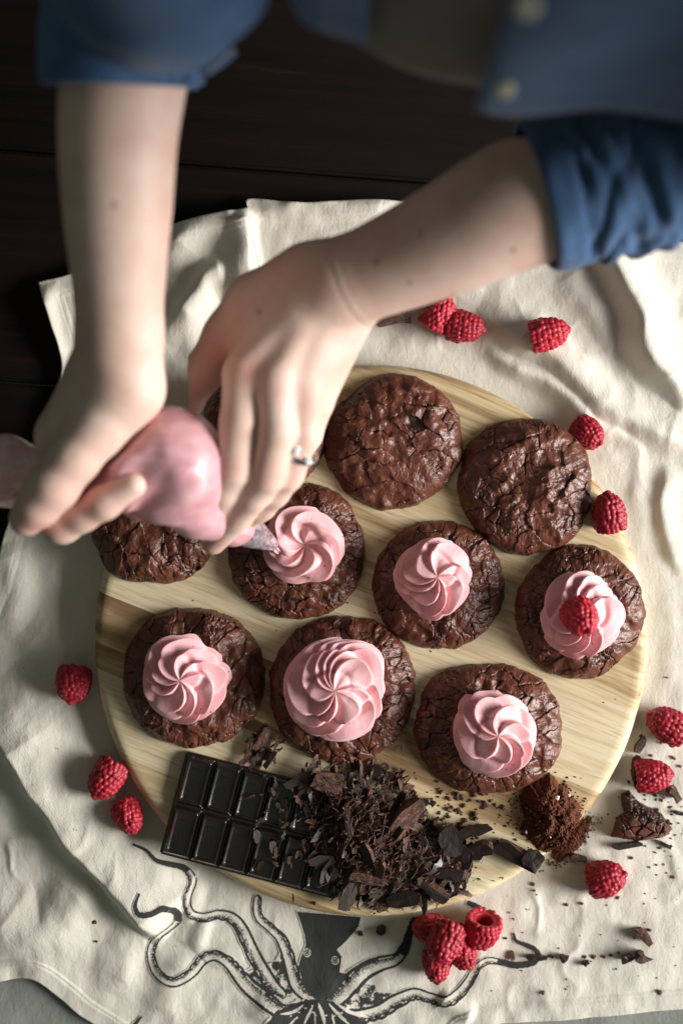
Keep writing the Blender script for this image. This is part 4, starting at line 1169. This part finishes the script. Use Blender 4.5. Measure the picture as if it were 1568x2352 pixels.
# ------------------------------------------------------------------ piping bag
f = Field(W(-60, 1290, 0.055), (W(640, 880, 0.055).x, W(640, 860, 0.055).y, 0.180), 0.0013)
def c3(*a): return np.array(W(*a))
f.add(c3(385,1062,0.128), c3(392,1078,0.126), 0.0310, 0.0305, 0.004)
f.add(c3(330,1078,0.130), c3(385,1062,0.128), 0.0240, 0.0300, 0.010)
f.add(c3(225,1092,0.134), c3(330,1078,0.130), 0.0110, 0.0240, 0.006)
f.add(c3(395,1085,0.125), c3(455,1165,0.106), 0.0295, 0.0180, 0.010)
f.add(c3(455,1165,0.106), c3(535,1208,0.084), 0.0180, 0.0118, 0.006)
f.add(c3(535,1206,0.084), c3(562,1214,0.0765), 0.0118, 0.0104, 0.004)
GXb, GYb, GZb = np.meshgrid(*f.ax, indexing='ij')
ac = c3(392, 1072, 0.127); an = np.arctan2(GZb-ac[2], GYb-ac[1])
pull = sstep(ac[0]+0.004, ac[0]-0.045, GXb)              # pleats that run to the fist
f.D += 0.0048*pull*np.sin(an*7+14*(GXb-ac[0])/0.05+2*vnoise(an*2, GXb*30, seed=2)) + 0.0007*vnoise(GXb*90, GYb*90, GZb*90, seed=6)
dent = np.sqrt((GXb-c3(345,1150,.15)[0])**2 + (GYb-c3(345,1150,.15)[1])**2 + (GZb-.156)**2)
f.D += 0.007*np.exp(-(dent/0.016)**2)
del GXb, GYb, GZb, an, pull, dent
V, F = f.mesh(2)
pbag = obj_np("piping_bag", V, F, M_bag)
tag(pbag, "bulging piping bag of pink frosting squeezed by both hands", "piping bag")
def tube(pts, radii, nseg, noise_fn=None, nper=14):
    """skin round a path; returns grid arrays for verts and the frame"""
    P = catmull(np.hstack([np.array([list(p) for p in pts]), np.array(radii)[:, None]]), nper); C = P[:, :3]; Rd = P[:, 3]
    T = np.gradient(C, axis=0); T /= np.linalg.norm(T, axis=1)[:, None]
    up = np.array((0, 0, 1.0)); V = []
    L = np.r_[0, np.cumsum(np.linalg.norm(np.diff(C, axis=0), axis=1))]
    for i in range(len(C)):
        a = np.cross(up, T[i]); a /= np.linalg.norm(a)+1e-9; b = np.cross(T[i], a)
        for k in range(nseg):
            an = 2*math.pi*k/nseg
            r = Rd[i] + (noise_fn(L[i], an, L[-1]) if noise_fn else 0)
            V.append(C[i] + r*(math.cos(an)*a + math.sin(an)*b))
    return np.array(V), len(C)
V, n = tube([W(556,1212,0.0785), W(580,1225,0.0705), W(608,1241,0.0600), W(628,1252,0.0525)], [0.0112, 0.0098, 0.0062, 0.0034], 48,
            lambda l, an, Lt: 0.0007*math.cos(an*8)*(l/Lt)**1.5)
obj_np("nozzle", V, grid_faces(48, n, True), M_nozzle, pbag)
V, n = tube([W(627,1251,0.0530), W(633,1256,0.0505), W(640,1262,0.0480)], [0.0028, 0.0034, 0.0030], 32, lambda l, an, Lt: 0.0007*math.cos(an*8))
obj_np("squeezed_frosting", V, grid_faces(32, n, True), M_frost, pbag)
f = Field(W(-80, 1230, 0.08), (W(220, 960, 0.08).x, W(0, 940, 0.08).y, 0.165), 0.0016)
f.add(c3(225,1092,0.130), c3(120,1085,0.128), 0.0085, 0.010, 0.004)
for a, b, r0, r1 in ((c3(130,1085,.126), c3(20,1040,.125), .009, .010), (c3(120,1085,.124), c3(0,1090,.12), .010, .011), (c3(110,1090,.118), c3(30,1130,.112), .009, .009), (c3(20,1050,.125), c3(-60,1060,.12), .012, .015), (c3(10,1110,.116), c3(-60,1120,.11), .012, .015)):
    f.add(a, b, r0, r1, 0.006)
A, B, C = np.meshgrid(*f.ax, indexing='ij'); f.D += 0.0022*fbm(A*45, B*110, C*110, seed=8, oct=3)
V, F = f.mesh(2); obj_np("twisted_tail", V, F, M_tail, pbag)

# ------------------------------------------------------------------ the person: arms and hands
person = empty("person", W(1180, 236, 0.28))
tag(person, "person in a blue shirt with rolled sleeves squeezing a piping bag with both hands", "person")
def skin_obj(name, V, F, spots):
    fl = np.zeros(len(V))
    for c, r, a in spots: fl = np.maximum(fl, a*np.exp(-(np.linalg.norm(V-np.array(c), axis=1)/r)**2))
    mo = np.zeros(len(V))
    for px, py, r in ((865,602,.0016), (965,538,.0014), (1041,680,.0016), (596,716,.0013), (1178,575,.0013), (940,650,.0011), (262,470,.0014)):
        e = np.array(cam.location); d = np.array(W(px, py, 0.0)) - e; d /= np.linalg.norm(d); q = V - e; al = q @ d
        ds = np.linalg.norm(q - al[:, None]*d, axis=1); near = ds < 0.004
        if near.any():
            front = al < al[near].min() + 0.008; mo = np.maximum(mo, np.where(front, np.exp(-(ds/r)**2), 0))
    o = obj_np(name, V-np.array(person.location), F, M_skin, person, True, {"flush": fl, "mole": mo}); return o
HV, HF, HS = [], [], []
# the hand with the ring (fingers over the bag's neck)
f = Field((W(420, 0, 0.13).x, W(0, 1280, 0.12).y, 0.056), (W(1330, 0, 0.19).x, W(0, 330, 0.19).y, 0.245), 0.00145)
arm = [(c3(1420,385,0.185), 0.0390), (c3(1195,466,0.183), 0.0350), (c3(1047,540,0.172), 0.0312), (c3(900,606,0.158), 0.0270), (c3(792,650,0.148), 0.0245)]
A4 = catmull(np.array([[*p, r] for p, r in arm]), 8)
for p, q in zip(A4[:-1], A4[1:]): f.add(p[:3], q[:3], p[3], q[3], 0.0006)
wr = c3(780, 655, 0.146)
mcp = {'i': c3(562,862,0.140), 'm': c3(634,885,0.144), 'r': c3(698,908,0.136), 'p': c3(727,925,0.118)}
f.add(c3(770,655,.147), c3(700,720,.143), 0.0225, 0.0185, 0.012)
for k, ra, rb in (('i', .0150, .0118), ('m', .0150, .0115), ('r', .0145, .0108), ('p', .0135, .0098)):
    f.add(c3(735,690,.142)+{'i': -np.array((.012, .002, 0)), 'm': 0*wr, 'r': np.array((.010, -.003, -.001)), 'p': np.array((.018, -.006, -.006))}[k], mcp[k], ra, rb, 0.009)
f.add(c3(700,640,.140), c3(590,700,.122), 0.0200, 0.0170, 0.012)          # thumb base
f.add(c3(590,700,.122), c3(520,770,.112), 0.0170, 0.0130, 0.010)
f.add(c3(640,760,.130), c3(575,840,.128), 0.0170, 0.0120, 0.012)           # web towards the first finger
f.chain([(c3(530,760,.112), .0135), (c3(470,850,.104), .0120), (c3(425,925,.098), .0100), (c3(405,960,.096), .0080)], 0.004, 0.006)
FI = {'i': [(mcp['i'], .0116), (c3(550,970,.140), .0106), (c3(536,1075,.131), .0106), (c3(514,1125,.120), .0093), (c3(494,1170,.106), .0088), (c3(475,1212,.092), .0073)],
      'm': [(mcp['m'], .0112), (c3(636,990,.142), .0100), (c3(613,1090,.130), .0099), (c3(580,1140,.118), .0088), (c3(545,1186,.105), .0085), (c3(490,1246,.087), .0072)],
      'r': [(mcp['r'], .0108), (c3(694,1000,.131), .0094), (c3(660,1088,.119), .0094), (c3(630,1132,.107), .0083), (c3(600,1165,.095), .0080), (c3(556,1200,.080), .0068)],
      'p': [(mcp['p'], .0095), (c3(706,1000,.106), .0082), (c3(665,1070,.094), .0080), (c3(610,1130,.080), .0066)]}
for a_, b_, r0, r1 in ((c3(600,868,.141), c3(603,930,.135), .0105, .0062), (c3(668,893,.138), c3(672,962,.129), .0100, .0058), (c3(714,915,.127), c3(708,960,.118), .0095, .0055)):
    f.add(a_, b_, r0, r1, 0.006)          # webs between the fingers
for k in 'imrp': f.chain([(p, r*1.05) for p, r in FI[k]], 0.003, 0.0026)
for k in 'imr': f.add(mcp[k]+np.array((0, .002, .0028)), mcp[k]+np.array((0, -.004, .0022)), .0082, .0075, 0.008)    # knuckles
for k, o_ in (('i', (-.006, 0, 0)), ('m', (0, 0, 0)), ('r', (.007, -.002, 0))):
    a_ = c3(735,700,.142)+np.array(o_)+np.array((0, 0, .0135)); b_ = mcp[k]+np.array((0, .006, .0095))
    f.add(a_+np.array((0, 0, -.0022)), b_+np.array((0, 0, -.0012)), .0020, .0026, 0.008)
V, F = f.mesh(3)
ax_ = c3(900,606,.158)-c3(792,650,.148); ax_ /= np.linalg.norm(ax_)      # fine creases round the wrist
for off, dp in ((0.0, .00034), (0.0055, .00018)):
    q = V-(c3(803,648,.149)+ax_*off); tt_ = q @ ax_; rad = q-tt_[:, None]*ax_; rl = np.linalg.norm(rad, axis=1)
    V = V - rad/np.maximum(rl, 1e-6)[:, None]*(dp*np.exp(-(tt_/.0016)**2)*(rl < .04))[:, None]
for k in 'imr':                                                          # and over the finger joints
    for jn in (2, 4):
        c = FI[k][jn][0]; a2 = FI[k][jn][0]-FI[k][jn-1][0]; a2 = a2/np.linalg.norm(a2)
        for off in (-.0022, .0, .0022):
            q = V-(c+a2*off); tt_ = q @ a2; rad = q-tt_[:, None]*a2; rl = np.linalg.norm(rad, axis=1)
            V = V - rad/np.maximum(rl, 1e-6)[:, None]*(.0004*np.exp(-(tt_/.0009)**2)*(rl < .0125)*(rad[:, 2] > 0))[:, None]
HV.append(V); HF.append(F)
HS += [(mcp['i']+np.array((.006, 0, .012)), .010, .8), (c3(536,1075,.141), .008, .6), (c3(613,1090,.139), .008, .6), (c3(660,1088,.128), .007, .5), (c3(480,1205,.098), .012, .7), (c3(495,1240,.092), .010, .7), (c3(500,800,.115), .022, .9), (c3(705,905,.148), .010, .4), (c3(640,885,.155), .010, .4)]
# the fist round the bag's twisted end
f = Field((W(-30, 0, 0.10).x, W(0, 1270, 0.09).y, 0.060), (W(450, 0, 0.21).x, W(0, 170, 0.22).y, 0.275), 0.00155)
arm = [(c3(296,80,0.226), 0.0335), (c3(272,300,0.214), 0.0310), (c3(270,480,0.201), 0.0286), (c3(272,640,0.185), 0.0250), (c3(275,770,0.170), 0.0234)]
A4 = catmull(np.array([[*p, r] for p, r in arm]), 8)
for p, q in zip(A4[:-1], A4[1:]): f.add(p[:3], q[:3], p[3], q[3], 0.0006)
f.add(c3(275,790,.168), c3(285,890,.158), 0.0215, 0.0205, 0.010)
f.add(c3(285,890,.158), c3(220,985,.158), 0.0205, 0.0165, 0.012)          # thumb base
m2 = [c3(150,1052,.126), c3(140,1030,.107), c3(140,1010,.090), c3(150,990,.074)]
for k, m in enumerate(m2): f.add(c3(235,850,.155-.012*k), m, 0.0170, 0.0125, 0.012)
f.add(c3(240,900,.150), c3(140,1000,.138), 0.0180, 0.0150, 0.012)
f.chain([(c3(228,975,.160), .0165), (c3(170,1052,.160), .0140), (c3(124,1115,.158), .0138), (c3(88,1160,.153), .0120), (c3(62,1192,.147), .0100)], 0.005, 0.004)
f.chain([(m2[0], .0125), (c3(128,1140,.126), .0115), (c3(143,1203,.132), .0112), (c3(190,1182,.140), .0096), (c3(240,1154,.147), .0096), (c3(306,1114,.152), .0076)], 0.004, 0.0035)
f.chain([(m2[1], .0125), (c3(122,1140,.106), .0115), (c3(140,1196,.110), .0110), (c3(235,1150,.120), .0092), (c3(285,1125,.124), .0074)], 0.004, 0.0020)
f.chain([(m2[2], .0120), (c3(122,1125,.088), .0110), (c3(140,1180,.090), .0105), (c3(235,1140,.100), .0088), (c3(275,1120,.104), .0072)], 0.004, 0.0020)
f.chain([(m2[3], .0110), (c3(128,1100,.073), .0098), (c3(145,1150,.074), .0092), (c3(220,1125,.084), .0076), (c3(250,1110,.088), .0066)], 0.004, 0.0020)
V, F = f.mesh(3)
HF.append(F + len(HV[0])); HV.append(V)
HS += [(c3(100,1195,.150), .018, .9), (c3(190,1120,.150), .020, .9), (c3(70,1190,.155), .012, .6)]
# upper arms and trunk, inside the shirt
TX, TY = 0.135, 0.36
def body():
    f = Field((-0.22, 0.17, 0.20), (0.46, 0.52, 0.66), 0.008)
    f.add((TX, TY+.03, .30), (TX, TY+.05, .60), 0.100, 0.110, 0.02)
    f.add((TX-.04, TY+.03, .32), (TX-.06, TY+.05, .56), 0.085, 0.10, 0.03)
    f.add(c3(1420,385,0.185), c3(1800,290,0.195), 0.034, 0.034, 0.02); f.add(c3(1800,290,0.195), (TX+.19, TY-.14, .60), 0.034, 0.05, 0.03); f.add((TX+.17, TY-.13, .59), (TX+.05, TY+.03, .58), 0.05, 0.08, 0.03)
    f.add(c3(300,80,0.232), c3(325,-60,0.24), 0.033, 0.036, 0.02); f.add(c3(325,-60,0.24), (TX-.19, TY+.10, .60), 0.036, 0.05, 0.03)
    return f.mesh(2)
V, F = body(); HF.append(F + len(HV[0]) + len(HV[1])); HV.append(V)
skin_obj("body", np.vstack(HV), np.vstack(HF), HS)["label"] = "bare forearms and hands"
def nail(c, d, up, L, w):
    c = Vector(c); d = Vector(d).normalized(); up = Vector(up); up = (up - d*up.dot(d)).normalized(); sd = d.cross(up)
    n = 9; V = []; F = []
    for i in range(n):
        for j in range(n):
            u, v = i/(n-1)*2-1, j/(n-1)*2-1
            uu = u*math.sqrt(1-v*v*0.42); vv = v*math.sqrt(1-u*u*0.42)
            V.append(c + d*(uu*L/2) + sd*(vv*w/2) + up*(-0.30*w*vv*vv - 0.10*L*uu*uu*(1 if uu > 0 else .6)) - Vector(person.location))
    obj_np("fingernail", V, grid_faces(n, n), M_nail, person)
def tipdir(p, q): return Vector(q)-Vector(p)
d = tipdir(c3(494,1170,.106), c3(475,1212,.092)); nail(Vector(c3(476,1210,.092))+Vector((.0010, .0015, .0085)), d, (0.25, -.2, 1), .0115, .0098)
d = tipdir(c3(545,1186,.105), c3(490,1246,.087)); nail(Vector(c3(492,1244,.0875))+Vector((.0002, .0005, .0084)), d, (0.2, -.1, 1), .0115, .0096)
d = tipdir(c3(88,1160,.153), c3(62,1192,.147)); nail(Vector(c3(66,1190,.148))+Vector((-.001, -.001, .0110)), d, (-.1, -.1, 1), .0140, .0130)

# the ring
rc = c3(690, 1043, 0.1265); rd = np.array(c3(660,1088,.119)-c3(694,1000,.131)); rd /= np.linalg.norm(rd)
ring = empty("ring", rc); tag(ring, "silver ring with small bright stones on a finger of the lower hand", "ring")
rq = Vector(rd).to_track_quat('Z', 'Y').to_matrix()
bm = bmesh.new(); nR, nS = 48, 10; vs_ = []
for i in range(nR):
    a = 2*math.pi*i/nR
    vs_.append([bm.verts.new(rq @ Vector(((0.0101+0.0009*math.cos(2*math.pi*k/nS))*math.cos(a), (0.0101+0.0009*math.cos(2*math.pi*k/nS))*math.sin(a), 0.0017*math.sin(2*math.pi*k/nS)))) for k in range(nS)])
for i in range(nR):
    for k in range(nS): bm.faces.new((vs_[i][k], vs_[(i+1) % nR][k], vs_[(i+1) % nR][(k+1) % nS], vs_[i][(k+1) % nS]))
obj_bm("band", bm, M_silver, ring, True)
def gem(pos, r):
    bm = bmesh.new(); bmesh.ops.create_icosphere(bm, subdivisions=2, radius=r)
    for v in bm.verts: v.co.z = min(v.co.z, r*0.6)
    o = obj_bm("gem", bm, M_gem, ring); o.location = Vector(pos)-Vector(rc)
for px, py, z, r in ((670,1034,.1375,.0021), (682,1031,.1390,.0021), (680,1042,.1390,.0018), (707,1060,.1335,.0025)): gem(c3(px, py, z), r)

# ------------------------------------------------------------------ clothing
def cloth_tube(name, pts, radii, nseg, fn, mat, thick=0.0016, nper=16):
    V, n = tube(pts, radii, nseg, fn, nper); V = V - np.array(person.location)
    o = obj_np(name, V, grid_faces(nseg, n, True), mat, person)
    md = o.modifiers.new("thickness", 'SOLIDIFY'); md.thickness = thick; md.offset = -1
    return o
def ns(a, b, seed): return float(vnoise(np.array([a]), np.array([b]), seed=seed)[0])
def fold_r(l, an, Lt):
    gather = max(0.0, min(1.0, (l-0.010)/0.012))
    w = l*330 + 3.6*ns(an*1.1, l*22, 3) + 0.9*math.sin(an*1.0)
    return gather*(0.0014*(abs(math.sin(w*0.55))**0.6-0.5) + 0.0052*abs(ns(l*95+an*1.3, an*0.9, 5)) - 0.002 + 0.0024*ns(l*160-an*1.1, an*1.4, 6)) + 0.0012*ns(l*60, an*3, 8) + (0.0022 if l < 0.0115 else 0)*0
sleeve_r = cloth_tube("sleeve", [W(1231,452,0.184), W(1300,432,0.184), W(1400,404,0.185), W(1560,360,0.187), W(1800,290,0.195), (0.292, 0.178, 0.42), (TX+.185, TY-.155, .64)],
    [0.0395, 0.0412, 0.0425, 0.0450, 0.050, 0.066, 0.08], 120, fold_r, M_denim)
sleeve_r["label"] = "rolled blue sleeve, window side"
def fold_l(l, an, Lt): return 0.0022*ns(l*70, an*1.4, 15)*min(1, l/0.02) + 0.0012*math.sin(l*200)*min(1, l/.03)
sleeve_l = cloth_tube("sleeve", [W(276,196,0.2225), W(276,156,0.2245), W(294,75,0.229), W(325,-60,0.24), W(380,-330,0.36), (TX-.19, TY+.10, .60)],
    [0.0385, 0.0405, 0.0458, 0.049, 0.056, 0.07], 96, fold_l, M_denim)
# rolled cuffs: a second, slightly wider layer with a rounded lip
def cuff_fn(seed): return lambda l, an, Lt: 0.0011*ns(l*80, an*2, seed) + 0.0016*(1-abs(2*l/Lt-1)**4)
cloth_tube("cuff", [W(1228,455,0.1838), W(1262,445,0.1840), W(1300,434,0.1842)], [0.0400, 0.0408, 0.0414], 72, cuff_fn(21), M_denim, 0.002, 8)
cloth_tube("cuff", [W(276,200,0.2223), W(276,168,0.224), W(282,132,0.2258)], [0.0390, 0.0402, 0.0420], 72, cuff_fn(22), M_denim, 0.002, 8)
# sleeve tab with its button, on the shaded sleeve
bm = bmesh.new(); bmesh.ops.create_grid(bm, x_segments=8, y_segments=3, size=0.5)
for v in bm.verts:
    x, y = v.co.x, v.co.y; v.co = Vector((x*0.026, y*0.015*(1-0.35*max(0, x)), -0.010*x*x+0.0008*math.sin(9*x)))
tab = obj_bm("sleeve_tab", bm, M_denim, person, True); tp = W(497, 118, 0.245); tab.location = tp-person.location; tab.rotation_euler = (0.25, 0.55, 0.75)
md = tab.modifiers.new("thickness", 'SOLIDIFY'); md.thickness = 0.0022
for k in range(7):
    bm = bmesh.new(); bmesh.ops.create_cube(bm, size=1, matrix=Matrix.Diagonal((0.0028, 0.0006, 0.0006, 1)))
    o = obj_bm("stitch", bm, M_thread, tab); o.location = (-0.010+k*0.0034, -0.0062+0.0004*k, 0.0006-0.010*((-0.010+k*0.0034)/0.026)**2)
def button(loc, nrm, r=0.0062):
    bm = bmesh.new(); bmesh.ops.create_cone(bm, cap_ends=True, segments=28, radius1=r, radius2=r*0.86, depth=0.0022)
    bmesh.ops.bevel(bm, geom=bm.edges[:], offset=0.0004, segments=1, affect='EDGES')
    o = obj_bm("button", bm, M_button, person, True); o.location = Vector(loc)-person.location
    o.rotation_mode = 'QUATERNION'; o.rotation_quaternion = Vector(nrm).to_track_quat('Z', 'Y')
button(W(503, 105, 0.251), (0.6, -0.4, 0.8), 0.004)
# shirt body: hanging front, open over a grey top
def torso_pt(th, z, grow=0.0):
    lean = 0.02*(z-0.29)
    return np.array((TX-0.010 + (0.185+grow)*math.cos(th), TY-0.039 + lean + (0.131+grow)*math.sin(th), z))
def panel(name, th0, th1, hem, ztop, grow, mat, folds, seed, nu=70, nv=40):
    V = []
    for j in range(nv):
        for i in range(nu):
            u = i/(nu-1); th = R_(th0+(th1-th0)*u); z0 = hem(u); v = j/(nv-1); z = z0+(ztop-z0)*v
            fade = (1-v)**0.7
            g = grow + folds*fade*(math.sin(u*23+1.5*ns(u*4, v*2, seed)) + 0.8*ns(u*9, v*1.5, seed+1))
            V.append(torso_pt(th, z, g))
    o = obj_np(name, np.array(V)-np.array(person.location), grid_faces(nu, nv), mat, person)
    md = o.modifiers.new("thickness", 'SOLIDIFY'); md.thickness = 0.0014
    return o
panel("undershirt", -190, 10, lambda u: 0.272, 0.66, -0.004, M_grey, 0.003, 3)["label"] = "grey top under the shirt"
panel("shirt_front", -109, 20, lambda u: 0.290-0.012*math.sin(u*3.1), 0.66, 0.006, M_denim, 0.0045, 5)["label"] = "hanging blue shirt front with pale buttons"
panel("shirt_front", -200, -127, lambda u: 0.300, 0.66, 0.006, M_denim, 0.003, 9)
button(W(1160, 207, 0.336), (-0.1, -0.8, 0.55), 0.0044); button(W(1209, 16, 0.436), (-0.1, -0.8, 0.55), 0.0044)
